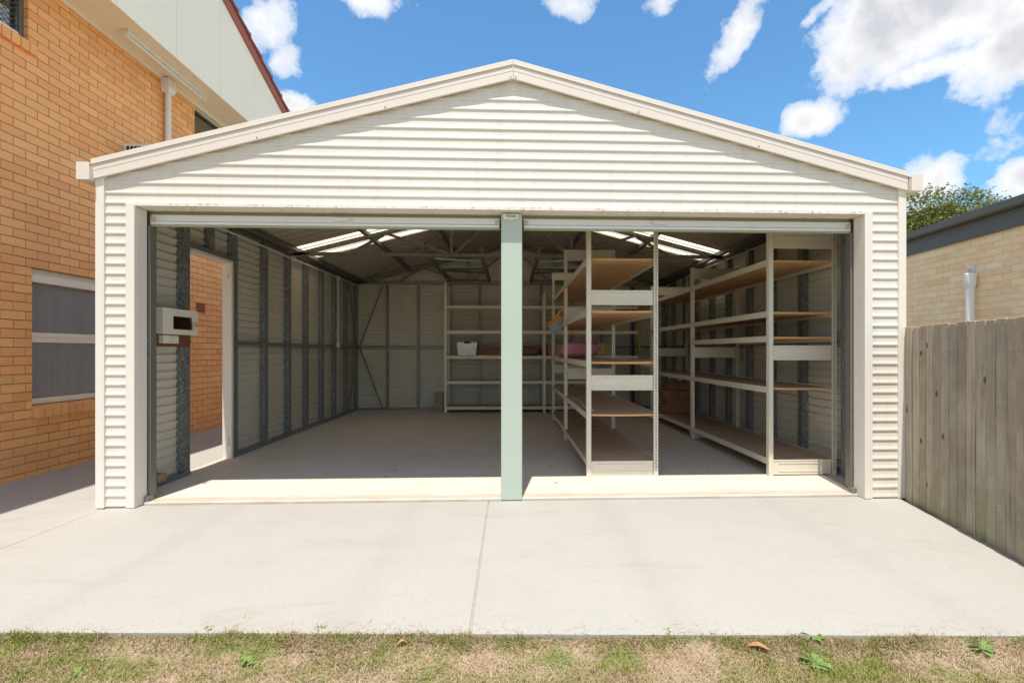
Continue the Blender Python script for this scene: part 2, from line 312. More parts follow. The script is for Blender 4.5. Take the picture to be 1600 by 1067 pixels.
# ------------------------------------------------------------------ builders
WP = {}          # world position of every parent
class MB:
    def __init__(s): s.v = []; s.f = []; s.m = []
    def quad(s, a, b, c, d, m=0):
        k = len(s.v); s.v += [tuple(a), tuple(b), tuple(c), tuple(d)]; s.f.append((k, k+1, k+2, k+3)); s.m.append(m)
    def box(s, x0, x1, y0, y1, z0, z1, m=0):
        x0, x1 = min(x0, x1), max(x0, x1); y0, y1 = min(y0, y1), max(y0, y1)
        k = len(s.v)
        s.v += [(x0, y0, z0), (x1, y0, z0), (x1, y1, z0), (x0, y1, z0), (x0, y0, z1), (x1, y0, z1), (x1, y1, z1), (x0, y1, z1)]
        s.f += [(k, k+3, k+2, k+1), (k+4, k+5, k+6, k+7), (k, k+1, k+5, k+4), (k+1, k+2, k+6, k+5), (k+2, k+3, k+7, k+6), (k+3, k, k+4, k+7)]
        s.m += [m]*6; return s
    def loft(s, secs, m=0, cap=True, mf=None):
        """closed rings of equal length joined in order"""
        k = len(s.v); n = len(secs[0])
        for sec in secs: s.v += [tuple(p) for p in sec]
        for i in range(len(secs)-1):
            for j in range(n):
                a = k+i*n+j; b = k+i*n+(j+1) % n
                s.f.append((a, b, b+n, a+n)); s.m.append(mf(j) if mf else m)
        if cap:
            s.f.append(tuple(range(k+n-1, k-1, -1))); s.m.append(m)
            e = k+(len(secs)-1)*n; s.f.append(tuple(range(e, e+n))); s.m.append(m)
        return s
    def bar(s, p0, p1, w, h, up=(0, 0, 1), m=0):
        p0 = Vector(p0); p1 = Vector(p1); d = (p1-p0).normalized(); u = Vector(up)
        r = d.cross(u)
        if r.length < 1e-4: r = d.cross(Vector((1, 0, 0)))
        r.normalize(); u = r.cross(d)
        q = [r*w/2+u*h/2, -r*w/2+u*h/2, -r*w/2-u*h/2, r*w/2-u*h/2]
        return s.loft([[p0+a for a in q], [p1+a for a in q]], m)
    def tube(s, pts, r, n=8, m=0):
        pts = [Vector(p) for p in pts]; secs = []
        rr = r if isinstance(r, (list, tuple)) else [r]*len(pts)
        for i, p in enumerate(pts):
            d = (pts[min(i+1, len(pts)-1)]-pts[max(i-1, 0)]).normalized()
            u = Vector((0, 0, 1)) if abs(d.z) < .9 else Vector((1, 0, 0))
            a = d.cross(u).normalized(); b = a.cross(d)
            secs.append([p+(a*math.cos(t)+b*math.sin(t))*rr[i] for t in [2*math.pi*j/n for j in range(n)]])
        return s.loft(secs, m)
    def mesh(s, name, mats):
        me = bpy.data.meshes.new(name); me.from_pydata(s.v, [], s.f)
        for x in (mats if isinstance(mats, (list, tuple)) else [mats]): me.materials.append(M[x])
        me.polygons.foreach_set('material_index', s.m); me.update(); return me
    def build(s, name, mats, parent=None, loc=None, bevel=0, smooth=False, **kw):
        if loc is not None:
            L = Vector(loc); s.v = [tuple(Vector(p)-L) for p in s.v]
        me = s.mesh(name, mats)
        bm = bmesh.new(); bm.from_mesh(me)
        bmesh.ops.recalc_face_normals(bm, faces=bm.faces)
        if bevel: bmesh.ops.bevel(bm, geom=bm.edges, offset=bevel, segments=1, affect='EDGES')
        bm.to_mesh(me); bm.free()
        if smooth: me.polygons.foreach_set('use_smooth', [True]*len(me.polygons)); me.set_sharp_from_angle(angle=math.radians(35))
        return place(name, me, parent, loc or (0, 0, 0), **kw)
def place(name, me, parent=None, loc=(0, 0, 0), label=None, cat=None, group=None, kind=None, rot=None):
    o = bpy.data.objects.new(name, me); COL.objects.link(o)
    L = Vector(loc); WP[o] = L
    if parent is not None: o.parent = parent; o.location = L-WP[parent]
    else: o.location = L
    if rot: o.rotation_euler = rot
    for k, v in (('label', label), ('category', cat), ('group', group), ('kind', kind)):
        if v: o[k] = v
    return o
def thing(name, label, cat, loc, group=None): return place(name, None, None, loc, label, cat, group)

# ================================================================== SETTING
def fence_x(y): return 2.26+.25*y
g = MB(); n = 14; Rg = 400
g.quad((-Rg, -Rg, -.36), (Rg, -Rg, -.36), (Rg, Rg, -.36), (-Rg, Rg, -.36)); g.build('ground', 'groundm', kind='structure')
def edge_y(x): return 2.155-.0475*x      # front edge of the concrete
def slab_poly(name, pts, z0, z1, mt, **kw):
    b = MB(); b.loft([[(x, y, z0) for x, y in pts], [(x, y, z1) for x, y in pts]])
    return b.build(name, mt, kind='structure', bevel=kw.pop('bevel', .006))
slab_poly('driveway', [(-3.145, edge_y(-3.145)), (-.1765, edge_y(-.178)), (-.1765, 4.058), (-3.145, 4.058)], -.12, 0, 'apron')
slab_poly('driveway', [(-.1715, edge_y(-.17)), (fence_x(2.0)-.01, edge_y(2.75)), (fence_x(4.05)-.01, 4.058), (-.1715, 4.058)], -.12, 0, 'apron')
slab_poly('path', [(-4.70, edge_y(-4.7)), (-3.153, edge_y(-3.15)), (-3.153, 4.02), (-3.235, 4.04), (-3.235, 12.5), (-4.70, 12.5)], -.12, -.002, 'apron')
slab_poly('joint', [(-4.7, edge_y(-4.7)+.02), (3.0, edge_y(3.0)+.02), (3.2, 4.02), (-4.7, 4.02)], -.11, -.006, 'joint', bevel=0)
slab_poly('garage_floor', [(-3.232, 4.062), (-2.6, 4.066), (2.6, 4.064), (3.30, 4.062), (3.30, 10.42), (-3.232, 10.42)], -.12, .02, 'slab', bevel=.005)
# lawn: gently uneven dry ground in front of the concrete
lw = MB(); NX, NY = 150, 36
def lawn_z(x, y):
    e = (edge_y(x)-y)
    return -.062+.012*noise.noise((x*3, y*3, 0))+.006*noise.noise((x*11, y*11, 3))+max(0, .10-e)*.42
for j in range(NY+1):
    for i in range(NX+1):
        x = -9+18*i/NX; y0 = edge_y(x)+.015; t = j/NY; y = y0-(t**1.6)*(y0+5); lw.v.append((x, y, lawn_z(x, y)))
for j in range(NY):
    for i in range(NX):
        a = j*(NX+1)+i; lw.f.append((a, a+NX+1, a+NX+2, a+1)); lw.m.append(0)
lw.build('lawn_soil', 'soil', kind='structure', smooth=True)
# grass blades
gr = MB()
def blade(mb, x, y, z, L, wd, lean, az, curl=.5):
    dx, dy = math.cos(az), math.sin(az); px, py = -dy*wd/2, dx*wd/2
    h1 = L*.55; a1 = lean; a2 = min(1.62, lean+curl)
    p1 = (x+dx*math.sin(a1)*h1, y+dy*math.sin(a1)*h1, z+math.cos(a1)*h1)
    p2 = (p1[0]+dx*math.sin(a2)*L*.45, p1[1]+dy*math.sin(a2)*L*.45, p1[2]+math.cos(a2)*L*.45)
    k = len(mb.v)
    mb.v += [(x-px, y-py, z-.004), (x+px, y+py, z-.004), (p1[0]+px*.8, p1[1]+py*.8, p1[2]), (p1[0]-px*.8, p1[1]-py*.8, p1[2]), p2]
    mb.f += [(k, k+1, k+2, k+3), (k+3, k+2, k+4)]; mb.m += [0, 0]
for i in range(210000):
    x = R.uniform(-3.1, 3.1); u = R.random(); y = edge_y(x)+.008-u**1.3*.75
    if i < 9000: y = edge_y(x)+R.gauss(-.012, .016)
    d = noise.noise((x*2.3, y*3.3, 5))+.5*noise.noise((x*7, y*9, 1))
    if R.random() > .74+d*.9: continue
    tall = 1.25 if d > .1 else 1
    blade(gr, x, y, lawn_z(x, min(y, edge_y(x)-.01)), R.uniform(.010, .030)*tall*(1.5 if R.random() < .06 else 1), R.uniform(.0016, .0038), R.uniform(.1, 1.3), R.uniform(0, 6.28))
gr.build('grass', 'grass', label='short patchy grass, half green and half dried out, along the concrete edge', cat='grass', kind='stuff')
st = MB()
for i in range(5200):
    if R.random() < .45:
        cx, cy = R.choice([(-1.05, 1.93), (-.55, 1.95), (.1, 1.97), (-.7, 2.12), (.75, 1.9), (1.9, 1.98)]); x = R.gauss(cx, .16); y = R.gauss(cy, .05)
    else: x = R.uniform(-3.4, 3.4); y = edge_y(x)-R.uniform(.005, .8)
    if i % 16 == 0: y = edge_y(x)+abs(R.gauss(0, .035))
    if y > edge_y(x)+.01 and i % 16: continue
    blade(st, x, y, max(lawn_z(x, y), .002 if y > edge_y(x) else -1)+R.uniform(.004, .013)*(y < edge_y(x)), R.uniform(.02, .075), R.uniform(.001, .0022), R.uniform(1.3, 1.6), R.uniform(0, 6.28), .1)
st.build('straw', 'straw', label='dry pale straw lying over the lawn', cat='straw', kind='stuff')

# ================================================================== GARAGE
GX0, GX1, GY0, GY1 = -3.21, 3.28, 4.0, 10.40
GC = .025; PIT = .2605; RIDGE = 3.515; RP = .0787
def roof_z(x): return RIDGE-PIT*abs(x-GC)
gar = thing('garage', 'cream ribbed steel double garage with open roller doors and a shallow gabled roof', 'garage', (GC, 4.0, 0))
PROF = [(0.000, RP), (.0003, .058), (.0018, .036), (.0078, .012), (.0068, .005), (0.000, .000)]
PIN = [(-.024, RP), (-.021, RP-.006), (-.012, .045), (-.003, .018), (-.003, .009), (-.024, .000)]     # (outward, up)
def clad(u0, u1, z, axis, base, sgn, nm='cladding_board', taper=None, thick=.0025):
    """one pressed weatherboard rib; axis 'x' or 'y' is the run, base the wall plane, sgn the outward sign"""
    b = MB(); outer = [(o, z+q) for o, q in PROF]; inner = [(o, z+q) for o, q in reversed(PIN)]
    ring = outer+inner; n = len(PROF)
    def pt(u, o, zz): return (u, base+sgn*o, zz) if axis == 'x' else (base+sgn*o, u, zz)
    lim = taper or (lambda zz: (u0, u1))
    A = [pt(lim(zz)[0], o, zz) for o, zz in ring]; B = [pt(lim(zz)[1], o, zz) for o, zz in ring]
    b.loft([A, B], 0, True, mf=lambda j: 1 if n <= j < 2*n-1 else 0)
    return b.build(nm, ['cream', 'inner'], gar, loc=None)
def walls():
    # front: two side columns, then full-width boards, then the gable
    for k in range(30):
        clad(GX0+.02, -2.965, k*RP+.006, 'x', GY0, -1); clad(2.975, GX1-.02, k*RP+.006, 'x', GY0, -1)
    k = 30
    while True:
        z = k*RP+.006
        def tp(zz):
            h = (RIDGE-.010-zz)/PIT
            return (max(GX0+.02, GC-h), min(GX1-.02, GC+h))
        if (RIDGE-.010-z-RP)/PIT < .03: break
        clad(0, 0, z, 'x', GY0, -1, taper=tp); clad(0, 0, z, 'x', GY1, 1, taper=tp); k += 1
    for k in range(30): clad(GX0+.02, GX1-.02, k*RP+.006, 'x', GY1, 1)
    for k in range(33):
        z = k*RP+.006
        if z < 2.2: clad(GY0+.02, 5.0, z, 'y', GX0+.004, -1); clad(5.76, GY1-.02, z, 'y', GX0+.004, -1)
        else: clad(GY0+.02, GY1-.02, z, 'y', GX0+.004, -1)
        clad(GY0+.02, GY1-.02, z, 'y', GX1-.004, 1)
walls()
# flashings
for x0, x1 in ((GX0-.004, GX0+.062), (GX1-.062, GX1+.004)):
    b = MB(); b.box(x0, x1, GY0-.020, GY0+.004, .004, 2.62)
    sx = x0 if x0 < 0 else x1
    b.box(sx, sx+(.003 if x0 < 0 else -.003), GY0+.004, GY0+.06, .004, 2.62); b.build('corner_flashing', 'flash', gar, bevel=.002)
for x0, x1, s in ((-2.985, -2.918, 1), (2.928, 2.995, -1)):
    b = MB(); b.box(x0, x1, GY0-.022, GY0+.002, .004, 2.372)
    xi = x1 if s > 0 else x0
    b.box(xi-.004*s, xi, GY0+.002, GY0+.115, .004, 2.352); b.build('jamb_flashing', 'flash', gar, bevel=.002)
b = MB(); b.box(-2.918, 2.928, GY0-.024, GY0+.0, 2.352, 2.376); b.box(-2.914, 2.924, GY0+.0, GY0+.13, 2.352, 2.357)
b.build('header_flashing', 'grime', gar)
b = MB(); b.box(-2.914, 2.924, GY0+.01, GY0+.05, 2.36, 2.66); b.build('header_beam', 'galv', gar)
# mullion post with badge
b = MB(); b.box(-.073, .099, GY0+.058, GY0+.16, .004, 2.35); po = b.build('mullion', 'mint', gar, bevel=.006)
b = MB(); b.loft([[(-.058, 4.056, 2.338), (.072, 4.056, 2.338), (.064, 4.056, 2.298), (.013, 4.056, 2.293), (-.050, 4.056, 2.298)], [(-.058, 4.046, 2.338), (.072, 4.046, 2.338), (.064, 4.046, 2.298), (.013, 4.046, 2.293), (-.050, 4.046, 2.298)]])
b.build('badge', 'offwhite', po)
def lettering(txt, size, loc, rot, mt, parent, nm='lettering'):
    c = bpy.data.curves.new('t', 'FONT'); c.body = txt; c.size = size; c.align_x = 'CENTER'; c.align_y = 'CENTER'; c.extrude = .0006; c.offset = size*.02
    o = bpy.data.objects.new('t', c); COL.objects.link(o); dg = bpy.context.evaluated_depsgraph_get()
    me = bpy.data.meshes.new_from_object(o.evaluated_get(dg)); bpy.data.objects.remove(o); me.name = nm
    me.materials.clear(); me.materials.append(M[mt]); return place(nm, me, parent, loc, rot=rot)
lettering('TITAN', .029, (.007, 4.0445, 2.318), (math.radians(90), 0, 0), 'teal', po)
# barge capping: two sloping folded lengths
for s in (-1, 1):
    xe = GC+s*(3.255)
    for nm, y0, y1, za, zb in (('barge_capping', 3.959, 3.980, -.122, -.0605), ('barge_capping', 3.9575, 3.984, -.0603, -.0203), ('barge_capping', 3.9558, 4.06, -.0200, .034)):
        pts = lambda x, r: [(x, y0, r+za), (x, y1, r+za), (x, y1, r+zb), (x, y0, r+zb)]
        b = MB(); b.loft([pts(GC+s*.0008, roof_z(GC)), pts(xe, roof_z(xe))]); b.build(nm, 'barge', gar, bevel=.002)
    for k in range(3):
        x = GC+s*(.02+k*.99); b = MB(); b.box(x-.004, x+.004, 3.954, 3.959, roof_z(x)-.110, roof_z(x)-.102); b.build('screw', 'timber', gar)
# gutters with stop-ends
for s in (-1, 1):
    x0 = (GX0-.004) if s < 0 else (GX1+.004); x1 = x0+s*.098
    b = MB()
    b.loft([[(x0, y, 2.535), (x1, y, 2.535), (x1, y, 2.668), (x1-s*.008, y, 2.668), (x1-s*.008, y, 2.545), (x0+s*.008, y, 2.545), (x0+s*.008, y, 2.64), (x0, y, 2.64)] for y in (3.93, GY1+.03)])
    b.box(x0, x1, 3.927, 3.9295, 2.535, 2.668); b.build('gutter', 'barge', gar)
# roof sheets and skylights
SW = .8075
for s in (-1, 1):
    for k in range(8):
        b = MB(); y0 = 3.95+k*SW; sky_ = (k == 4); per = SW/4
        prof = []
        for q in range(4):
            for f, h in ((0, 0), (.30, 0), (.33, .005), (.36, 0), (.62, 0), (.72, .030), (.88, .030), (.98, 0)): prof.append((y0+(q+f)*per, h*1.15))
        prof.append((y0+SW+.012, 0)); n = len(prof)-1
        for lay in (0, .0015):
            base = len(b.v)
            for y, h in prof:
                for x in (GC+s*.004, GC+s*3.30): b.v.append((x, y, roof_z(x)+h-.012+lay+(.0005 if k % 2 else 0)))
            for i in range(n): b.f.append((base+2*i, base+2*i+1, base+2*i+3, base+2*i+2)); b.m.append(0)
            if sky_: break
        me = b.mesh('skylight_sheet' if sky_ else 'roof_sheet', 'skylight' if sky_ else 'roofin')
        place(me.name.split('.')[0], me, gar)
for s in (-1, 1):
    b = MB(); b.bar((GC+s*.0, 3.96, RIDGE+.022), (GC+s*.0, GY1+.02, RIDGE+.022), .004, .004); 
b = MB(); b.loft([[(GC-.16, y, RIDGE-.022), (GC, y, RIDGE+.028), (GC+.16, y, RIDGE-.022), (GC, y, RIDGE+.022)] for y in (4.065, GY1+.03)]); b.build('ridge_capping', 'barge', gar)
# studs, plates, girts (C sections)
def cstud(x, y, face, z0, z1, wd=.075, dp=.064):
    """vertical C-section against a wall; face = inward direction 'x+','x-','y-'"""
    t = .0025; b = MB()
    if face[0] == 'x':
        s = 1 if face[1] == '+' else -1; xa = x; xb = x+s*dp
        b.box(xb-s*t, xb, y-wd/2, y+wd/2, z0, z1); b.box(xa, xb-s*t, y-wd/2, y-wd/2+t, z0, z1)
        b.box(xa, xa+s*t, y-wd/2+t, y+wd/2, z0, z1); b.box(xb-s*.016, xb-s*t, y+wd/2-t, y+wd/2, z0, z1)
        b.box(xa+s*.003, xa+s*.016, y+wd/2-t, y+wd/2, z0, z1)
    else:
        b.box(x-wd/2, x+wd/2, y-dp, y-dp+t, z0, z1); b.box(x-wd/2, x-wd/2+t, y-dp+t, y, z0, z1); b.box(x+wd/2-t, x+wd/2, y-dp+t, y, z0, z1)
    return b.build('stud', 'galv', gar)
XL = GX0+.023; XR = GX1-.023
for y in (4.14, 4.47, 4.93, 5.78, 6.50, 7.18, 7.80, 8.43, 9.02, 9.65, 10.28): cstud(XL, y, 'x+', .062, 2.60, .095 if y < 6 else .085)
for y in (5.35,): cstud(XL, y, 'x+', 2.285, 2.60, .075)
for y in (4.14, 4.62, 5.34, 5.98, 6.56, 7.2, 7.8, 8.43, 9.02, 9.65, 10.28): cstud(XR, y, 'x-', .062, 2.60, .09)
YB = GY1-.024
for x in (-2.53, -1.90, -1.27, -.63, .02, .65, 1.29, 1.92, 2.55): cstud(x, YB, 'y-', .062, 2.58, .05, .05)
for x, s in ((XL, 1), (XR, -1)):
    segs = [(4.08, 4.98), (5.73, 10.36)] if s > 0 else [(4.08, 10.36)]
    for y0, y1 in segs:
        b = MB(); b.box(x, x+s*.068, y0, y1, .021, .060); b.build('bottom_plate', 'galv', gar)
        b = MB(); b.box(x+s*.006, x+s*.070, y0, y1, 1.295, 1.335); b.build('girt', 'galv', gar)
    b = MB(); b.box(x, x+s*.066, 4.08, 10.36, 2.602, 2.650); b.build('top_plate', 'purlin', gar)
b = MB(); b.box(XL+.07, XR-.07, YB-.056, YB, .021, .060); b.build('bottom_plate', 'galv', gar)
b = MB(); b.box(XL+.07, XR-.07, YB-.058, YB-.004, 1.295, 1.333); b.build('girt', 'galv', gar)
# door head + timber lined frame of the side doorway
b = MB(); b.box(XL, XL+.072, 4.98, 5.83, 2.235, 2.283); b.build('door_head', 'galv', gar)
df = MB().box(GX0-.01, XL+.070, 5.690, 5.732, -.002, 2.234).build('door_frame', 'flash', gar, bevel=.003)
MB().box(GX0-.01, XL+.070, 4.980, 5.688, 2.206, 2.233).build('door_lining', 'flash', df)
MB().box(GX0-.01, GX0+.012, 4.952, 4.979, -.002, 2.233).build('door_lining', 'flash', df)
for z in (.16, 2.03):
    b = MB(); b.box(-3.165, -3.14, 5.684, 5.690, z, z+.085); b.tube([(-3.152, 5.680, z), (-3.152, 5.680, z+.085)], .006); b.build('hinge', 'alu', df)
# diagonal braces
def brace(p0, p1, w=.05, h=.03, up=(0, 1, 0), mt='galv', nm='brace'): return MB().bar(p0, p1, w, h, up).build(nm, mt, gar)
brace((-3.08, YB-.07, 1.32), (-2.62, YB-.07, 2.56), .02, .04); brace((-3.08, YB-.07, 1.30), (-2.62, YB-.07, .07), .02, .04)
for x in (XL+.088, XR-.088):
    brace((x, 10.1, 1.32), (x, 9.68, 2.56), .02, .05, (0, 1, 0)); brace((x, 10.1, 1.30), (x, 9.68, .07), .02, .05, (0, 1, 0))
    brace((x, 4.12, .33), (x, 4.24, .075), .012, .04, (0, 1, 0))
# trusses
def truss(y):
    t = place('truss', None, gar, (GC, y, 2.6))
    def tb(nm, p0, p1, w=.045): MB().bar((p0[0]+GC, y, p0[1]), (p1[0]+GC, y, p1[1]), .045, w, (0, 0, 1)).build(nm, 'truss', t)
    top = lambda x: roof_z(GC+x)-.105
    tb('bottom_chord', (-3.16, 2.622), (3.16, 2.622), .044)
    for s in (-1, 1):
        tb('top_chord', (s*3.16, top(3.16)+.01), (s*.01, top(.01)), .06)
        tb('web', (s*2.32, 2.645), (s*1.86, top(1.86)-.02), .034); tb('web', (s*1.80, top(1.8)-.02), (s*.93, 2.645), .034)
        tb('web', (s*.88, 2.645), (s*.88, top(.88)-.02), .034); tb('web', (s*.83, 2.645), (s*.06, top(.06)-.05), .034)
for y in (4.16, 7.28, 10.27): truss(y)
# purlins
for s in (-1, 1):
    for d in (.15, 1.14, 2.10, 3.08):
        x = GC+s*d; MB().bar((x, 4.02, roof_z(x)-.048), (x, 10.37, roof_z(x)-.048), .055, .064, (s*PIT, 0, 1)).build('purlin', 'purlin', gar)
    # thin cross rods under the roof
    for a, c in (((.6, 7.4), (2.9, 10.2)), ((2.9, 7.4), (.6, 10.2))):
        x0, x1 = GC+s*a[0], GC+s*c[0]
        MB().bar((x0, a[1], roof_z(x0)-.09), (x1, c[1], roof_z(x1)-.09), .010, .010).build('tie_rod', 'purlin', gar)
# high storage decks sitting on the truss chords
for s, lb in ((-1, 'left'), (1, 'right')):
    t = thing('loft_deck', f'dark steel storage deck up on the roof ties, {lb} of the pale green post', 'storage deck', (s*.84, 7.3, 2.65), 'steel decks on the roof ties')
    for x in (.43, 1.25): MB().box(s*x-.025, s*x+.025, 7.24, 10.32, 2.648, 2.735).build('deck_beam', 'purlin', t)
    for y0, y1, dz in ((7.32, 7.62, 0), (8.55, 8.80, 0), (9.95, 10.15, 0)): MB().box(s*.46, s*1.22, y0, y1, 2.655+dz, 2.668+dz).build('deck_plate', 'galv', t)
    for y0 in (7.9, 9.1): MB().bar((s*.46, y0+.25, 2.69), (s*1.22, y0+.1, 2.71), .50, .008, (0, -.25, 1)).build('deck_plate', 'purlin', t)
MB().box(.0, .055, 7.23, 7.26, 3.0, 3.4).build('hanger', 'truss', gar)
# roller doors
for x0, x1, lk in ((-2.912, -.077, -1.375), (.103, 2.922, 1.26)):
    rd = place('roller_door', None, gar, ((x0+x1)/2, 4.14, 2.35))
    b = MB(); n = 10
    prof = []
    for i in range(n+1):
        z = 2.325+.022*i; prof.append((4.146+(.006 if i % 2 else -.004), z))
    ring = prof+[(y+.002, z) for y, z in reversed(prof)]
    b.loft([[(x, y, z) for y, z in ring] for x in (x0+.004, x1-.004)]); b.build('curtain', 'curtain_green', rd)
    b = MB(); b.box(x0+.008, x1-.008, 4.132, 4.168, 2.268, 2.324); b.build('bottom_rail', 'alu', rd, bevel=.002)
    MB().box(x0+.014, x1-.014, 4.124, 4.131, 2.246, 2.266).build('rail_lip', 'alu', rd)
    MB().box(x0+.010, x1-.010, 4.133, 4.166, 2.232, 2.2665).build('weather_seal', 'curtain_green', rd)
    MB().box(x0+.010, x1-.010, 4.1305, 4.1319, 2.270, 2.274).build('groove', 'alu2', rd)
    for xx in (x0+.012, x1-.047): MB().box(xx, xx+.035, 4.120, 4.131, 2.268, 2.306).build('end_bracket', 'alu2', rd, bevel=.003)
    b = MB(); b.box(lk-.062, lk+.062, 4.112, 4.1305, 2.288, 2.312); b.box(lk+(.074 if lk < 0 else -.086), lk+(.086 if lk < 0 else -.074), 4.118, 4.1305, 2.293, 2.307); b.build('lock', 'alu', rd, bevel=.003)
    MB().tube([(x0+.03, 4.40, 2.66), (x1-.03, 4.40, 2.66)], .15, 20).build('roll', 'curtain_green', rd, smooth=True)
# stones of mortar and fittings at the jamb feet
MB().box(-2.914, -2.885, 4.075, 4.14, .021, .06).build('door_track_foot', 'galv', gar)
MB().box(2.895, 2.925, 4.075, 4.14, .021, .06).build('door_track_foot', 'galv', gar)
for xx in (-2.912, 2.902): MB().box(xx, xx+.020, 4.118, 4.18, .061, 2.232).build('door_track', 'purlin', gar)
MB().box(-3.205, -2.93, 4.0, 4.05, .0025, .0045).build('packer', 'dark', gar)
# downpipe foot beside the left corner
dp = thing('downpipe', 'pale plastic downpipe with a bent foot beside the left garage corner', 'downpipe', (-3.29, 4.3, 0))
MB().tube([(-3.262, 4.5, 2.53), (-3.262, 4.5, .16), (-3.262, 4.44, .07), (-3.262, 4.30, .035)], .036, 12).build('pipe', 'white', dp, smooth=True)
MB().box(-3.31, -3.222, 4.2, 4.36, -.001, .05).build('shoe', 'white', dp, bevel=.012)

# switchboard, block, conduits
sb = thing('switchboard', 'off-white open-fronted switchboard on a varnished timber board by the side doorway', 'switchboard', (-3.13, 4.70, 1.28))
MB().box(-3.132, -3.112, 4.44, 4.965, 1.268, 1.612).build('backing_board', 'timber', sb)
mx = -3.112
b = MB(); y0, y1, z0, z1 = 4.455, 4.945, 1.375, 1.605; xf = mx+.085
b.box(mx, xf, y0, y0+.135, z0, z1); b.box(mx, xf, y0+.135, y1, z1-.065, z1); b.box(mx, xf, y0+.135, y1, z0, z0+.045); b.box(mx, mx+.01, y0+.135, y1, z0+.045, z1-.065)
b.box(mx, xf, y1-.075, y1, z1-.10, z1-.065); b.box(mx, xf, y1-.06, y1, z0+.045, z0+.075); b.box(mx, xf-.03, y1-.022, y1, z0+.075, z1-.10)
b.build('box', 'offwhite', sb)
b = MB(); b.box(mx+.011, mx+.035, y0+.136, y1-.023, z0+.046, z1-.066); b.build('breaker_rail', 'timber', sb); MB().box(xf-.014, xf-.011, y0+.136, y1-.077, z0+.046, z1-.066).build('window_cover', 'smoke', sb)
for k in range(3): MB().box(mx+.036, mx+.06, y0+.17+.035*k, y0+.198+.035*k, z0+.062, z1-.085).build('breaker', 'blackp', sb)
MB().box(mx, mx+.045, 4.525, 4.73, 1.292, 1.366).build('socket', 'offwhite', sb, bevel=.004)
MB().box(mx+.0455, mx+.052, 4.60, 4.70, 1.304, 1.354).build('switch_plate', 'white', sb, bevel=.002)
MB().tube([(-3.132, 4.87, 1.14), (-3.121, 4.87, 1.14)], .012, 10).build('cable_gland', 'rust', gar)
MB().box(-3.19, -3.10, 4.50, 4.62, .061, .125).build('wood_block', 'card', label='small brown offcut of wood on the left bottom plate near the door jamb', cat='wood block', bevel=.003)
cd = thing('conduit', 'thin white conduit run along the left garage wall with a drop to a switch', 'conduit', (-3.10, 7, 2.55))
MB().tube([(-3.112, 4.3, 2.545), (-3.112, 7.2, 2.545), (-3.112, 10.15, 2.56)], .011, 8).build('pipe', 'white', cd)
MB().tube([(-3.112, 9.12, 2.545), (-3.112, 9.12, 1.36)], .011, 8).build('drop_pipe', 'white', cd)
for y in (7.25, 9.12):
    MB().tube([(-3.13, y, 2.55), (-3.085, y, 2.55)], .038, 12).build('junction_box', 'offwhite', cd, smooth=True)
MB().box(-3.126, -3.09, 9.07, 9.17, 1.29, 1.37).build('switch', 'offwhite', cd, bevel=.004)
MB().box(-3.126, -3.098, 9.09, 9.15, 1.86, 1.88).build('clip', 'offwhite', cd)
cd = thing('conduit', 'thin white conduit dropping to a box on the dark right garage wall behind the racks', 'conduit', (3.18, 8.8, 1.9))
MB().tube([(3.185, 8.82, 2.58), (3.185, 8.82, 1.34)], .011, 8).build('drop_pipe', 'white', cd)
MB().box(3.165, 3.2, 8.77, 8.87, 1.27, 1.36).build('switch', 'offwhite', cd, bevel=.004)
MB().tube([(3.185, 8.82, 2.58), (3.185, 6.1, 2.56)], .009, 8).build('pipe', 'white', cd)

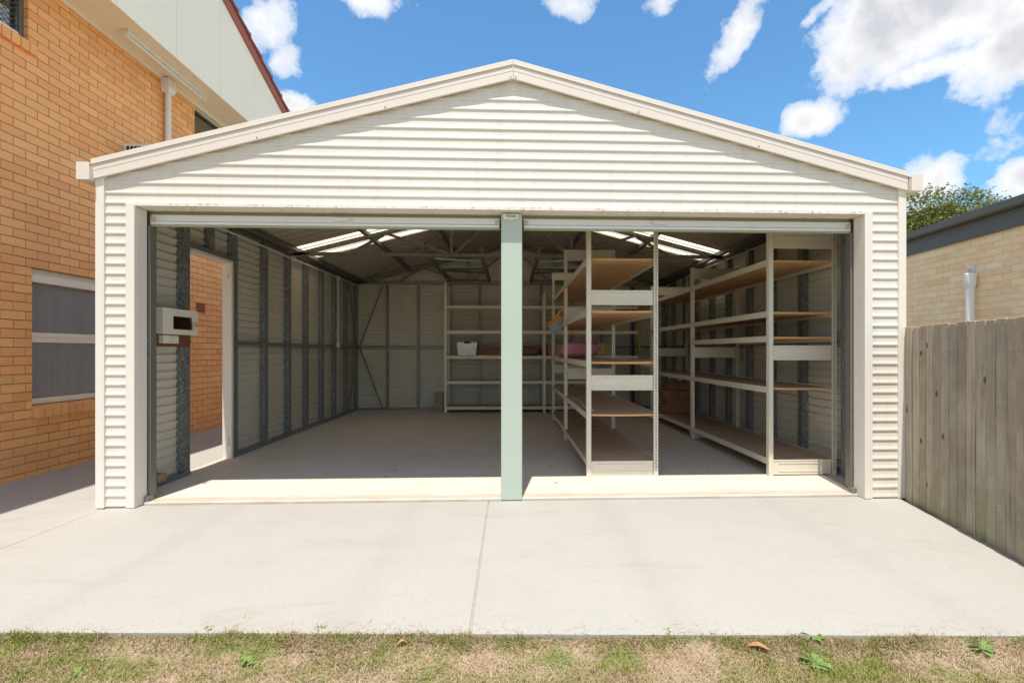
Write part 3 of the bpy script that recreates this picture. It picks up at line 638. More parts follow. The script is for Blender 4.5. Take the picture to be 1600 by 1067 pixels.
# ================================================================== RACKS
def rack(label, U, V, levels, panels, H, side, slots=(), extra=(), beams_back=True, post_h=None, base=.02, nb=2, pcol=None):
    """side 'y': bays run along Y and depth along X; side 'x': bays run along X and depth along Y"""
    def bx(mb, u0, u1, v0, v1, z0, z1, m=0):
        if side == 'y': mb.box(v0, v1, u0, u1, z0, z1, m)
        else: mb.box(u0, u1, v0, v1, z0, z1, m)
    def P(u, v, z): return (v, u, z) if side == 'y' else (u, v, z)
    t = thing('storage_rack', label, 'storage rack', P((U[0]+U[-1])/2, (V[0]+V[1])/2, base), 'beige boltless storage racks')
    pw, pd = .034, .046
    for i, u in enumerate(U):
        hh = (post_h or {}).get(i, H)
        for j, v in enumerate(V):
            s = 1 if j == 0 else -1
            b = MB()
            # upright: wide face to the front with rolled edges, and a return leg
            bx(b, u-.020, u-.017, v, v+s*.044, base, hh); bx(b, u-.017, u+.026, v, v+s*.0025, base, hh)
            bx(b, u-.0225, u-.020, v+s*.0, v+s*.011, base, hh); bx(b, u-.0225, u-.020, v+s*.033, v+s*.044, base, hh)
            bx(b, u+.0235, u+.026, v+s*.0025, v+s*.014, base, hh)
            mt = (pcol or {}).get((i, j), 'rack')
            p = b.build('upright', mt, t)
            bq = MB(); bx(bq, u-.026, u+.035, v-s*.004, v+s*.05, base-.0, base+.003); bq.build('foot_plate', 'alu2', p)
            if (i, j) in slots:
                b = MB(); z = base+.05
                while z < hh-.03:
                    bx(b, u-.0232, u-.0201, v+s*.0165, v+s*.0245, z, z+.013); z += .0305
                b.build('slot', 'dark', p, kind='stuff')
        for (z0, z1) in panels:
            b = MB(); bx(b, u-.010, u-.006, V[0]+.046, V[1]-.046, z0, z1)
            bx(b, u-.014, u-.010, V[0]+.046, V[1]-.046, z0, z0+.012); bx(b, u-.014, u-.010, V[0]+.046, V[1]-.046, z1-.012, z1)
            e = b.build('end_panel', 'rack', t)
            b = MB(); bx(b, u-.0145, u-.010, V[0]+.10, V[1]-.10, z0+.028, z0+.036); bx(b, u-.0145, u-.010, V[0]+.10, V[1]-.10, z1-.036, z1-.028)
            b.build('pressed_rib', 'rack', e)
    for i in range(len(U)-1):
        u0, u1 = U[i]+.028, U[i+1]-.024
        for lv in list(levels)+[z for (k, z) in extra if k == i]:
            for j, v in enumerate(V):
                s = 1 if j == 0 else -1; b = MB()
                bx(b, u0-.012, u1+.012, v+s*.003, v+s*.007, lv-.050, lv+.008); bx(b, u0-.012, u1+.012, v+s*.007, v+s*.030, lv-.023, lv-.019)
                bx(b, u0-.012, u1+.012, v+s*.007, v+s*.018, lv-.050, lv-.047)
                b.build('beam', 'rack', t)
            for q in range(nb):
                a0 = u0-.025+(u1-u0+.05)*q/nb+(.0015 if q else 0); a1 = u0-.025+(u1-u0+.05)*(q+1)/nb-.0015
                b = MB(); secs = []; n = 7; tilt = R.uniform(-.003, .003); sg = R.uniform(.001, .006)
                for k in range(n+1):
                    f = k/n; vv = V[0]+.012+(V[1]-V[0]-.024)*f; dz = -sg*4*f*(1-f)+tilt*(f-.5)
                    secs.append([P(a0, vv, lv-.018+dz), P(a1, vv, lv-.018+dz*.9), P(a1, vv, lv+dz*.9), P(a0, vv, lv+dz)])
                b.loft(secs, 0, True, mf=lambda j: {0: 0, 1: 2, 2: 1, 3: 2}[j]); b.build('shelf_board', ['board', 'boardtop', 'boardedge'], t)
    return t
rack('tall beige rack standing free in the right bay, shelves bearing a pink bag', (4.76, 6.73, 8.68), (.735, 1.43), (.165, .615, 1.12, 1.615, 2.12),
     ((.022, .163), (.845, .99), (1.667, 1.81), (2.47, 2.60)), 2.60, 'y', slots=((0, 1), (1, 1)))
rack('beige rack against the right garage wall with an extra shelf in its front half', (4.71, 6.75, 8.72), (2.495, 3.165), (.175, .867, 1.604, 2.105),
     ((.03, .172), (1.135, 1.277), (2.215, 2.362)), 2.375, 'y', slots=((0, 1), (1, 1), (2, 1)), extra=((0, 1.362),))
rack('beige rack across the back wall with a timber-strewn middle shelf and one yellow upright', (-1.26, .67, 2.56), (9.72, 10.24), (.135, .635, 1.125, 1.615, 2.105), (), 2.56, 'x', post_h={1: 2.37, 2: 2.56},
     nb=1, pcol={(2, 0): 'yellow', (2, 1): 'brownpost'})

# ================================================================== THINGS ON THE RACKS
def carton(label, x0, x1, y0, y1, z0, z1, mt='card', prnt=None, group=None, tape='tape'):
    t = thing('cardboard_box', label, 'box', ((x0+x1)/2, (y0+y1)/2, z0), group)
    MB().box(x0, x1, y0, y1, z0, z1).build('carton', mt, t, bevel=.004)
    ym = (y0+y1)/2
    b = MB(); b.box(x0+.006, x1-.006, ym-.025, ym+.025, z1, z1+.0015)
    MBx = b; MBx.box((x0+x1)/2-.001, (x0+x1)/2+.001, y0+.006, y1-.006, z1+.0016, z1+.002); b.build('tape', tape, t)
    b = MB(); b.box(x0+.006, x1-.006, y0-.0012, y0, z0+(z1-z0)*.70, z0+(z1-z0)*.715); b.build('flap_edge', 'dark', t)
    if prnt:
        b = MB()
        for q in prnt:
            if q[0] == 'o':
                _, cx, cz, r = q; b.loft([[(cx+r*math.cos(a)*f, y0-d, cz+r*math.sin(a)*f) for a in [i*math.pi/8 for i in range(16)]] for f, d in ((1, .0001), (1, .0016), (.72, .0016), (.72, .0001))], cap=False)
            else: _, a0, a1, b0, b1 = q; b.box(a0, a1, y0-.0016, y0-.0001, b0, b1)
        b.build('print', 'printw', t)
    return t
Z3 = 1.128
carton('light brown carton with round white print, left of the pink bag', .775, .925, 7.98, 8.30, Z3, 1.335,
       prnt=[('o', .885, Z3+.055, .026), ('b', .872, .898, Z3+.10, Z3+.125), ('b', .878, .892, Z3+.13, Z3+.165)])
carton('brown carton on the back rack with white print, right of the pink bag', 1.72, 2.06, 9.80, 10.10, Z3+.005, 1.385,
       prnt=[('b', 1.828, 1.836, Z3+.05, Z3+.21), ('b', 1.850, 1.855, Z3+.06, Z3+.20)])
carton('low brown carton on the back rack just right of its middle upright', .75, 1.10, 9.82, 10.12, Z3+.005, 1.37, mt='card2')
# pink bag
def blob(name, mt, cx, cy, z0, ax, ay, h, parent=None, seed=0, pw=3.2, seg=28, **kw):
    b = MB(); secs = []; nz = 12
    for i in range(nz+1):
        t = i/nz; z = t*h; k = (1-abs(2*t-1)**pw)**(1/pw) if 0 < t < 1 else .55
        k = max(k, .55); ring = []
        for j in range(seg):
            a = 2*math.pi*j/seg; ca, sa = math.cos(a), math.sin(a)
            q = (abs(ca)**pw+abs(sa)**pw)**(-1/pw)
            p = Vector((ca*q*ax*k, sa*q*ay*k, z)); nn = noise.noise((p.x*6+seed, p.y*6, z*7))*.022+noise.noise((p.x*17+seed, p.y*17, z*19))*.008
            ring.append((cx+p.x*(1+nn*3), cy+p.y*(1+nn*2), z0+z+(nn*1.4 if t > .6 else 0)))
        secs.append(ring)
    b.loft(secs); return b.build(name, mt, parent, smooth=True, **kw)
blob('cloth_bag', 'pink', 1.055, 7.62, Z3, .275, .30, .235, seed=3, label='plump pink cloth bag lying on the middle shelf of the free-standing rack', cat='bag')
# grey garment with orange strap over the end of a beam
gb = thing('tool_bag', 'limp grey cloth pouch hanging off the rack beam by an orange strap', 'pouch', (.70, 6.95, 1.55))
b = MB(); secs = []
for i in range(9):
    t = i/8; cx, cz = .745-.17*t, 1.645-.13*t; r = .045+.05*math.sin(math.pi*min(1, t*1.1))+.012*math.sin(i*2.1)
    secs.append([(cx+.607*r*math.cos(a)+.008*math.sin(3*a+i), 6.95+r*.55*math.sin(a), cz-.794*r*math.cos(a)) for a in [2*math.pi*j/14 for j in range(14)]])
b.loft(secs); b.build('pouch', 'greycloth', gb, smooth=True)
MB().tube([(.735, 6.92, 1.79), (.70, 6.92, 1.77), (.66, 6.91, 1.72), (.59, 6.91, 1.645), (.52, 6.91, 1.60), (.50, 6.91, 1.575), (.53, 6.91, 1.57), (.60, 6.91, 1.61), (.67, 6.91, 1.68), (.71, 6.91, 1.70)], [.018, .022, .017, .009, .008, .008, .008, .010, .016, .02], 8).build('strap', 'orange', gb, smooth=True)
MB().tube([(.70, 6.90, 1.77), (.735, 6.90, 1.80), (.765, 6.90, 1.77), (.755, 6.90, 1.70), (.71, 6.90, 1.675), (.69, 6.90, 1.71)], .017, 8).build('buckle_loop', 'orange', gb, smooth=True)
# curved tube lying on the shelf
MB().tube([(.80, 6.35, .625), (.83, 5.9, .63), (.81, 5.5, .63), (.79, 5.2, .632), (.80, 4.98, .635), (.815, 4.86, .64)], .011, 8).build('hose', 'greytube', smooth=True, label='thin bent grey tube lying along the low shelf of the free-standing rack', cat='tube')
# tub on the back rack
tb = thing('storage_tub', 'clear plastic tub holding orange and yellow bits, dark clip on its lid', 'tub', (-.80, 9.9, Z3))
def tubpart(nm, mt, x0, x1, y0, y1, z0, z1, fl, par, open_=True):
    b = MB(); 
    ring = lambda k, z, i=0: [(x0-k+i, y0-k+i, z), (x1+k-i, y0-k+i, z), (x1+k-i, y1+k-i, z), (x0-k+i, y1+k-i, z)]
    b.loft([ring(0, z0), ring(fl, z1), ring(fl, z1, .004), ring(0, z0+.004, .004)]); return b.build(nm, mt, par, bevel=0)
tubpart('tub_body', 'clearplastic', -1.02, -.67, 9.78, 10.1, Z3+.004, Z3+.265, .025, tb)
MB().box(-1.05, -.64, 9.75, 10.13, Z3+.268, Z3+.282).build('lid', 'plastic', tb, bevel=.004)
MB().box(-.90, -.77, 9.745, 9.749, Z3+.245, Z3+.292).build('clip', 'blackp', tb)
for i, (x, z, r, mt) in enumerate([(-.96, .04, .045, 'printw'), (-.88, .05, .05, 'orange'), (-.80, .045, .05, 'rust'), (-.73, .05, .045, 'orange'), (-.84, .11, .045, 'rust'), (-.75, .12, .04, 'orange'), (-.93, .10, .035, 'yellow')]):
    blob('contents', mt, x, 9.86, Z3+z-.03, r, r, r*1.9, tb, seed=i, pw=2.2, seg=12)
MB().box(-1.0, -.69, 9.90, 10.08, Z3+.01, Z3+.16).build('contents', 'timber', tb)
# timber crate and roll on the back rack
tc_ = thing('timber_crate', 'brown timber crate on the back rack just left of the pale green post', 'crate', (-.35, 9.9, Z3))
for k in range(3): MB().box(-.58, -.15, 9.80, 9.815, Z3+.012+.062*k, Z3+.066+.062*k).build('slat', 'timber', tc_)
MB().box(-.585, -.565, 9.816, 10.12, Z3+.005, Z3+.195).build('end_board', 'timber', tc_); MB().box(-.165, -.145, 9.816, 10.12, Z3+.005, Z3+.195).build('end_board', 'timber', tc_)
MB().box(-.564, -.166, 9.816, 10.12, Z3+.006, Z3+.02).build('base_board', 'timber', tc_)
MB().box(-.60, -.10, 9.76, 9.80, Z3+.004, Z3+.018).build('wood_offcut', 'boardedge', label='pale strip of wood in front of the brown crate on the back rack', cat='wood strip')
blob('dark_bundle', 'timber', .36, 9.93, Z3, .24, .12, .19, seed=9, label='dark brown rolled bundle on the back rack between the post and rack upright', cat='bundle')
# block beside rack
MB().box(-1.50, -1.33, 9.93, 10.06, .021, .40).build('concrete_block', 'concblock', label='tall grey block with a torn pinkish face on the floor left of the back rack', cat='block', bevel=.006)
MB().box(.78, 1.9, 9.40, 9.55, .021, .09).build('timber_plank', 'card2', label='red-brown plank on the floor beneath the front of the back rack', cat='plank', bevel=.003)
# stack of boxes at the back of the right rack
zz = .185; k = 0
for (x0, x1, y0, y1, h, lb) in ((2.62, 3.05, 8.28, 8.60, .125, 'lowest flat red-brown carton of the stack on the right rack'), (2.63, 3.06, 8.26, 8.60, .12, 'second carton from the bottom in the red-brown stack on the right rack'),
                            (2.60, 2.86, 8.25, 8.58, .13, 'left carton in the third layer of the red-brown stack on the right rack'), (2.87, 3.07, 8.27, 8.58, .115, 'right carton in the third layer of the red-brown stack on the right rack')):
    carton(lb, x0, x1, y0, y1, zz if k < 3 else zz-.0+0, (zz if k < 3 else zz)+h, mt='card2', group='red-brown cartons stacked on the right rack')
    if k < 2: zz += h+.003
    k += 1
carton('topmost carton of the red-brown stack on the right rack', 2.68, 3.06, 8.27, 8.56, zz+.134, zz+.255, mt='card2', group='red-brown cartons stacked on the right rack')

# ================================================================== BRICK HOUSE (left)
HX = -4.68; HB = .0866; HZ0 = -.035; BL = .24
hs = thing('house', 'orange brick two-storey house with white gable sheeting and a red tiled roof', 'house', (HX, 5.5, 0))
hw = place('wall', None, hs, (HX, 5.5, 0))
OPEN = [(5.06, 6.92, 7, 24), (3.3, 5.02, 48, 60), (7.56, 8.8, 43, 60)]
YA, YZ = 2.6, 11.5
# mortar backing around the openings
zs = sorted({-.03, 4.93, *[HZ0+HB*a for _, _, a, _ in OPEN], *[min(4.93, HZ0+HB*b_) for _, _, _, b_ in OPEN]})
b = MB()
for z0, z1 in zip(zs, zs[1:]):
    ys = YA
    for (a, c, k0, k1) in sorted(OPEN):
        if HZ0+HB*k0 < (z0+z1)/2 < HZ0+HB*k1: b.box(HX-.12, HX-.0065, ys, a-.004, z0, z1); ys = c+.004
    b.box(HX-.12, HX-.0065, ys, YZ, z0, z1)
b.build('mortar', 'mortar', hw)
# bricks
def proj(X, Y, Z):
    c, s = math.cos(YAW), math.sin(YAW); d = Y*c+X*s; l = X*c-Y*s
    return 829+775*l/d, 549-775*(Z-EYE)/d, d
BR = []
nc = int((4.93-HZ0)/HB)
for k in range(nc):
    off = (k % 2)*BL/2; y = YA+off-BL
    while y < YZ:
        segs = [(max(y, YA), min(y+BL-.009, YZ))]
        for (a, c, k0, k1) in OPEN:
            if k0 <= k < k1:
                ns = []
                for p, q in segs:
                    if q <= a or p >= c: ns.append((p, q)); continue
                    if p < a-.02: ns.append((p, a))
                    if q > c+.02: ns.append((c, q))
                segs = ns
        for p, q in segs:
            if q-p > .03: BR.append((p, q, HZ0+k*HB))
        y += BL
def vis(p, q, z):
    x, yy, d = proj(HX, (p+q)/2, z+.04)
    if d < .5 or x < -15 or yy < -15 or yy > 1080: return 9
    if x < 155 or (x < 310 and yy < 290-(x-150)*.27): return 0
    return 5
BR.sort(key=lambda t: vis(*t)*100+t[0])
cache = {}
def brick_mesh(L, h, dpt, mt, ax='y'):
    key = (round(L, 3), h, dpt, mt, ax)
    if key not in cache:
        b = MB()
        b.box(-dpt, 0, -L/2, L/2, 0, h); me = b.mesh('brick', mt)
        bm = bmesh.new(); bm.from_mesh(me); bmesh.ops.recalc_face_normals(bm, faces=bm.faces); bmesh.ops.bevel(bm, geom=bm.edges, offset=.0022, segments=1, affect='EDGES'); bm.to_mesh(me); bm.free()
        cache[key] = me
    return cache[key]
for p, q, z in BR[:295]:
    place('brick', brick_mesh(q-p, HB-.009, .11, 'brick'), hw, (HX+R.uniform(-.0015, .0015), (p+q)/2, z))
b = MB()
for p, q, z in BR[295:]:
    j = R.uniform(-.0015, .0015); b.box(HX-.11, HX+j, p, q, z, z+HB-.009)
b.build('brickwork', 'brick', hw, kind='stuff')
# rest of the house volume
b = MB(); b.box(-12.5, HX-.125, 2.6, 2.75, -.03, 4.93); b.box(-12.5, HX-.125, 11.35, 11.5, -.03, 4.93); b.box(-12.5, -12.35, 2.76, 11.34, -.03, 4.93); b.build('rear_wall', 'mortar', hs)
# sills of bricks on edge
def sill(a, c, zt, zb, par):
    y = a+.003
    while y < c-.02:
        L = .081; b = MB()
        x0 = HX-.10; x1 = HX+.045
        b.loft([[(x0, yy, zb), (x1, yy, zb-.008), (x1, yy, zt-.022), (x0, yy, zt)] for yy in (y, min(y+L, c))]); b.build('sill_brick', 'brick', par, bevel=.002); y += L+.008
# lower window
def window(a, c, z0, z1, kind):
    wd = place('window', None, hs, (HX-.06, a, z0))
    xo = HX-.062
    def fr(nm, y0, y1, za, zb, dx0=-.03, dx1=.0, mt='soffit'): MB().box(xo+dx0, xo+dx1, y0, y1, za, zb).build(nm, mt, wd, bevel=.002)
    fr('frame', a+.001, a+.022, z0, z1, -.03, .0); fr('frame', c-.022, c-.001, z0, z1)
    fr('frame', a+.023, c-.023, z1-.055, z1-.001, -.03, .02); fr('frame', a+.023, c-.023, z0, z0+.055, -.03, .012)
    if kind == 'low':
        fr('frame', a+.023, c-.023, z1-.135, z1-.057, -.03, .035)
        zm = 1.36; fr('mid_rail', a+.023, c-.023, zm-.05, zm+.0, -.03, .0); fr('mid_rail', a+.023, c-.023, zm+.002, zm+.05, -.03, -.008)
        MB().box(xo-.02, xo-.016, a+.023, c-.023, z0+.056, zm-.052).build('pane', 'glass', wd); MB().box(xo-.02, xo-.016, a+.023, c-.023, zm+.052, z1-.14).build('pane', 'glass', wd)
        MB().box(xo-.012, xo-.0105, a+.023, c-.023, z0+.056, zm-.052).build('fly_screen', 'screen', wd); MB().box(xo-.012, xo-.0105, a+.023, c-.023, zm+.052, z1-.14).build('fly_screen', 'screen', wd)
        b = MB(); n = 150; 
        for i in range(n+1):
            y = a+.02+(c-a-.04)*i/n; x = xo-.085+.026*math.sin(y*34+3*noise.noise((y*3, 0, 0)))+.012*noise.noise((y*14, 0, 2))
            b.v += [(x, y, z0+.02), (x+.004*math.sin(y*9), y, z1-.02)]
            if i: k = len(b.v)-4; b.f.append((k, k+2, k+3, k+1)); b.m.append(0)
        me = b.mesh('curtain', 'curt'); me.polygons.foreach_set('use_smooth', [True]*len(me.polygons)); place('curtain', me, wd)
    else:
        MB().box(xo-.026, xo-.022, a+.023, c-.023, z0+.056, z1-.057).build('pane', 'glass', wd)
        if kind == 'mesh':
            b = MB(); s = .052; aa, cc, zz0, zz1 = a+.024, c-.024, z0+.05, min(z1, 4.89)
            for sg in (1, -1):
                v = -3.0
                while v < 3.0:
                    # line y = t, z = zz0 + sg*(t-aa)*.75 + v*... clipped to the frame
                    y0 = aa; pts = []
                    lo, hi = aa, cc
                    f = lambda y: zz0+sg*(y-aa)*.8+v
                    cand = [(y, f(y)) for y in (aa, cc)]+[(aa+(z-zz0-v)/(sg*.8), z) for z in (zz0, zz1)]
                    ins = [(y, z) for y, z in cand if aa-1e-6 <= y <= cc+1e-6 and zz0-1e-6 <= z <= zz1+1e-6]
                    if len(ins) >= 2:
                        ins.sort(); p, q = ins[0], ins[-1]
                        if abs(p[0]-q[0]) > .01: b.bar((xo+.008+.002*sg, p[0], p[1]), (xo+.008+.002*sg, q[0], q[1]), .0035, .0035, (1, 0, 0))
                    v += s
            b.build('security_mesh', 'mesh', wd, kind='stuff')
            MB().box(xo+.001, xo+.02, c-.045, c-.003, z0+.0, z1).build('mesh_frame', 'mesh', wd)
    MB().box(HX-.6, HX-.5, a-.2, c+.2, z0-.2, z1+.1).build('room_backdrop', 'room', wd)
    return wd
w1 = window(5.06, 6.92, .693, HZ0+24*HB, 'low'); sill(5.06, 6.92, .690, .574, w1)
w2 = window(3.3, 5.02, 4.235, 4.93, 'mesh'); sill(3.3, 5.10, 4.232, 4.118, w2)
w3 = window(7.56, 8.8, 3.80, 4.93, 'plain'); sill(7.56, 8.8, 3.798, 3.69, w3)
# eaves
SZ = 4.905; SX = -4.17
for y0, y1 in ((-.6, 2.30), (2.305, 5.35), (5.355, 8.40), (8.405, 11.6)): MB().box(HX-.1, SX-.022, y0, y1, SZ, SZ+.008).build('soffit', 'soffit', hs)
MB().box(HX+.002, HX+.030, -.6, 11.6, SZ-.045, SZ-.001).build('cornice', 'soffit', hs, bevel=.004)
MB().box(HX+.002, HX+.05, -.6, 11.6, SZ-.014, SZ-.0012).build('cornice', 'soffit', hs)
def verge(y): return 5.655-.387*(abs(y-5.5)+5.5-9.45)
ys = [6.38+.945*k for k in range(-8, 7)]
for y0, y1 in zip(ys, ys[1:]):
    y0 += .003; y1 = min(y1-.003, 11.6)
    pts = [(y0, SZ-.02), (y1, SZ-.02)]
    top = [(y1, max(SZ, verge(y1)-.04))]
    if y0 < 5.5 < y1: top.append((5.5, verge(5.5)-.04))
    top.append((y0, max(SZ, verge(y0)-.04)))
    pts += top
    b = MB(); b.loft([[(SX-.018, y, z) for y, z in pts], [(SX, y, z) for y, z in pts]]); b.build('gable_sheet', 'gable', hs)
    if y1 < 11.5: MB().box(SX-.02, SX-.012, y1-.001, y1+.008, SZ-.02, verge(y1)-.06).build('cover_strip', 'white', hs)
for (ya, yb) in ((5.5, 11.75), (5.5, -.75)):
    b = MB(); b.loft([[(SX-.03, y, verge(y)-.15), (SX+.025, y, verge(y)-.15), (SX+.025, y, verge(y)+.0), (SX-.03, y, verge(y)+.0)] for y in (ya, yb)]); b.build('barge_board', 'redboard', hs)
    b = MB(); b.loft([[(-13, y, verge(y)-.02), (SX-.031, y, verge(y)-.02), (SX-.031, y, verge(y)+.02), (-13, y, verge(y)+.02)] for y in (ya, yb)]); b.build('roof', 'tile', hs)
tl = .36
for k in range(17):
    y = 11.7-tl*k; ya, yb = y, y-tl-.05
    if yb < 5.5: break
    z0, z1 = verge(ya)+.035, verge(yb)+.012
    b = MB(); b.loft([[(SX-.30, yy, z), (SX+.045, yy, z), (SX+.045, yy, z+.022), (SX-.30, yy, z+.022)] for yy, z in ((ya, z0), (yb, z1))])
    b.loft([[(SX+.0, yy, z+.022), (SX+.045, yy, z+.022), (SX+.04, yy, z+h), (SX+.01, yy, z+h)] for yy, z, h in ((ya, z0, .085), (ya-.05, z0, .075), (yb, z1, .035))])
    b.box(SX+.030, SX+.047, ya-.02, ya, z0-.03, z0+.01)
    b.build('roof_tile', 'tile', hs, bevel=.003)
# downpipe, rain head, batten, air conditioner, vent brick
MB().tube([(HX+.055, 6.91, 4.72), (HX+.055, 6.91, -.002)], .036, 14).build('downpipe', 'white', hs, smooth=True)
b = MB(); b.loft([[(HX+.004, 6.855, 4.70), (HX+.10, 6.855, 4.70), (HX+.10, 6.965, 4.70), (HX+.004, 6.965, 4.70)], [(HX+.004, 6.83, 4.76), (HX+.12, 6.83, 4.76), (HX+.12, 6.99, 4.76), (HX+.004, 6.99, 4.76)], [(HX+.004, 6.83, 4.885), (HX+.12, 6.83, 4.885), (HX+.12, 6.99, 4.885), (HX+.004, 6.99, 4.885)]])
b.build('rain_head', 'white', hs, bevel=.006)
bt = thing('soffit_batten', 'long narrow white batten fixed under the eaves above the brick wall', 'batten', (-4.4, 6.6, 4.87))  # soffit tube box taken for a rolled awning, no lamp
MB().box(-4.44, -4.36, 5.86, 7.33, 4.858, 4.903).build('housing', 'white', bt, bevel=.004)
MB().tube([(-4.40, 5.90, 4.838), (-4.40, 7.29, 4.838)], .018, 10).build('tube', 'white', bt, smooth=True)
for y in (5.862, 7.30): MB().box(-4.425, -4.375, y, y+.03, 4.815, 4.857).build('end_cap', 'offwhite', bt, bevel=.004)
ac = thing('air_conditioner', 'pale box air conditioner with slotted grille sticking out of the brick wall', 'air conditioner', (-4.5, 6.4, 3.4))
MB().box(HX, HX+.33, 6.20, 6.75, 3.36, 3.735).build('casing', 'white', ac, bevel=.006)
for k in range(6): MB().box(HX+.045+.045*k, HX+.075+.045*k, 6.194, 6.1985, 3.45, 3.70).build('slot', 'dark', ac)
vb = place('vent', None, hs, (HX, 7.7, 1.87))
MB().box(HX-.02, HX+.003, 7.59, 7.82, 1.80, 1.955).build('vent_plate', 'terra', vb)
b = MB()
for i in range(5):
    for j in range(3): b.box(HX+.0031, HX+.0042, 7.615+i*.038, 7.637+i*.038, 1.82+j*.045, 1.848+j*.045)
b.build('hole', 'dark', vb)

# ================================================================== NEIGHBOUR BUILDING (right)
nb_ = thing('brick_building', 'single-storey cream brick building with a charcoal roof edge beyond the fence', 'building', (6.2, 6.5, -.36))
nw = place('wall', None, nb_, (6.2, 6.5, 0))
NA = math.atan(.085); nd = Vector((math.sin(NA), math.cos(NA), 0)); nn_ = Vector((math.cos(NA), -math.sin(NA), 0))
N0 = Vector((5.70, 0, 0))
def NP(t, o, z): p = N0+nd*t+nn_*o; return (p.x, p.y, z)
def nbox(mb, t0, t1, o0, o1, z0, z1): return mb.loft([[NP(t0, o0, z), NP(t1, o0, z), NP(t1, o1, z), NP(t0, o1, z)] for z in (z0, z1)])
nbox(MB(), 1.0, 16, .0065, .2, -.36, 2.80).build('mortar', 'cmortar', nw)
CB = []
for k in range(36):
    z = -.30+k*.0862; t = 1.0+(k % 2)*.12
    while t < 15.7:
        x, y, d = proj(*NP(t+.115, 0, z+.04)); CB.append((0 if (1400 < x < 1610 and 330 < y < 540) else 9, t, z)); t += .24
CB.sort()
for v, t, z in CB[:290]:
    o = place('brick', brick_mesh(.231, .0772, .08, 'cbrick'), nw, NP(t+.1155, R.uniform(-.001, .001), z), rot=(0, 0, math.pi-NA))
b = MB()
for v, t, z in CB[290:]: nbox(b, t, t+.231, 0, .08, z, z+.0772)
b.build('brickwork', 'cbrick', nw, kind='stuff')
nbox(MB(), .9, 16.2, -.035, .10, 2.74, 2.962).build('fascia', 'fascia', nb_, bevel=.002)
b = MB(); b.loft([[NP(t, -.03, 2.966), NP(t, -.135, 2.968), NP(t, -.150, 2.985), NP(t, -.150, 3.07), NP(t, -.12, 3.078), NP(t, -.03, 3.078)] for t in (.9, 16.2)]); b.build('gutter', 'fascia', nb_)
nbox(MB(), .9, 16.2, -.029, 7.5, 3.04, 3.09).build('roof', 'fascia', nb_)
b = MB(); nbox(b, 1.0, 1.2, .21, 7.3, -.36, 3.03); nbox(b, 15.8, 16, .21, 7.3, -.36, 3.03); nbox(b, 1.21, 15.79, 7.1, 7.3, -.36, 3.03); b.build('rear_wall', 'cmortar', nb_)
pt = 6.42
vp = thing('pvc_pipe', 'white plastic pipe with a wider cap standing up the cream brick wall behind the fence', 'pipe', NP(pt, -.08, -.36))
MB().tube([NP(pt, -.08, -.36), NP(pt, -.08, 2.15)], .05, 16).build('pipe', 'pvc', vp, smooth=True)
MB().tube([NP(pt, -.08, 2.07), NP(pt, -.08, 2.11), NP(pt, -.08, 2.13), NP(pt, -.08, 2.255), NP(pt, -.08, 2.265)], [.053, .062, .068, .068, .058], 16).build('cap', 'pvc', vp, smooth=True)
b = nbox(MB(), pt+.02, pt+.12, -.022, -.001, 2.07, 2.37); b.build('bracket', 'alu', vp, bevel=.003)
b = nbox(MB(), pt+.035, pt+.06, -.027, -.0225, 2.27, 2.34); nbox(b, pt+.08, pt+.105, -.027, -.0225, 2.27, 2.34); b.build('clip', 'alu2', vp)

# ================================================================== FENCE
fa = math.atan(.25); fd = Vector((math.sin(fa), math.cos(fa), 0)); fn_ = Vector((math.cos(fa), -math.sin(fa), 0))
F0 = Vector((2.26+.012, 0, 0))
def FP(t, o, z): p = F0+fd*t+fn_*o; return (p.x, p.y, z)
fe = thing('paling_fence', 'weathered grey timber paling fence running back from the driveway edge', 'fence', FP(3.2, 0, -.06))
t = 1.4; k = 0
while t < 9.0:
    wdt = .0905*R.uniform(.93, 1.07); o = R.choice((0, .003, -.002, .005))+R.uniform(-.001, .001); zt = 1.418+R.uniform(-.007, .007); lean = R.uniform(-.003, .003)
    b = MB()
    b.loft([[FP(t+.0026, o, -.10), FP(t+wdt-.0026, o, -.10), FP(t+wdt-.0026, o+.014, -.10), FP(t+.002, o+.014, -.10)],
            [FP(t+.002+lean, o, zt), FP(t+wdt-.002+lean, o, zt+R.uniform(-.003, .003)), FP(t+wdt-.002+lean, o+.014, zt), FP(t+.002+lean, o+.014, zt)]])
    b.build('paling', 'paling', fe, loc=FP(t+wdt/2, 0, .6), bevel=.003)
    if t < 4.4:
        b = MB()
        for zz_ in (.22, 1.22):
            for tt in (t+.02, t+wdt-.02): b.tube([FP(tt, o-.0008, zz_+R.uniform(-.01, .01)), FP(tt, o+.003, zz_)], .0022, 6)
        b.build('nail', 'dark', fe)
    t += wdt+.0016; k += 1
for z in (.22, 1.22):
    b = MB(); b.loft([[FP(q, .022, z-.035), FP(q, .06, z-.035), FP(q, .06, z+.035), FP(q, .022, z+.035)] for q in (1.4, 9.0)]); b.build('rail', 'paling', fe)
for q in (1.6, 4.0, 6.4, 8.8): b = MB(); b.loft([[FP(q, .061, z), FP(q+.1, .061, z), FP(q+.1, .15, z), FP(q, .15, z)] for z in (-.36, 1.36)]); b.build('post', 'paling', fe)

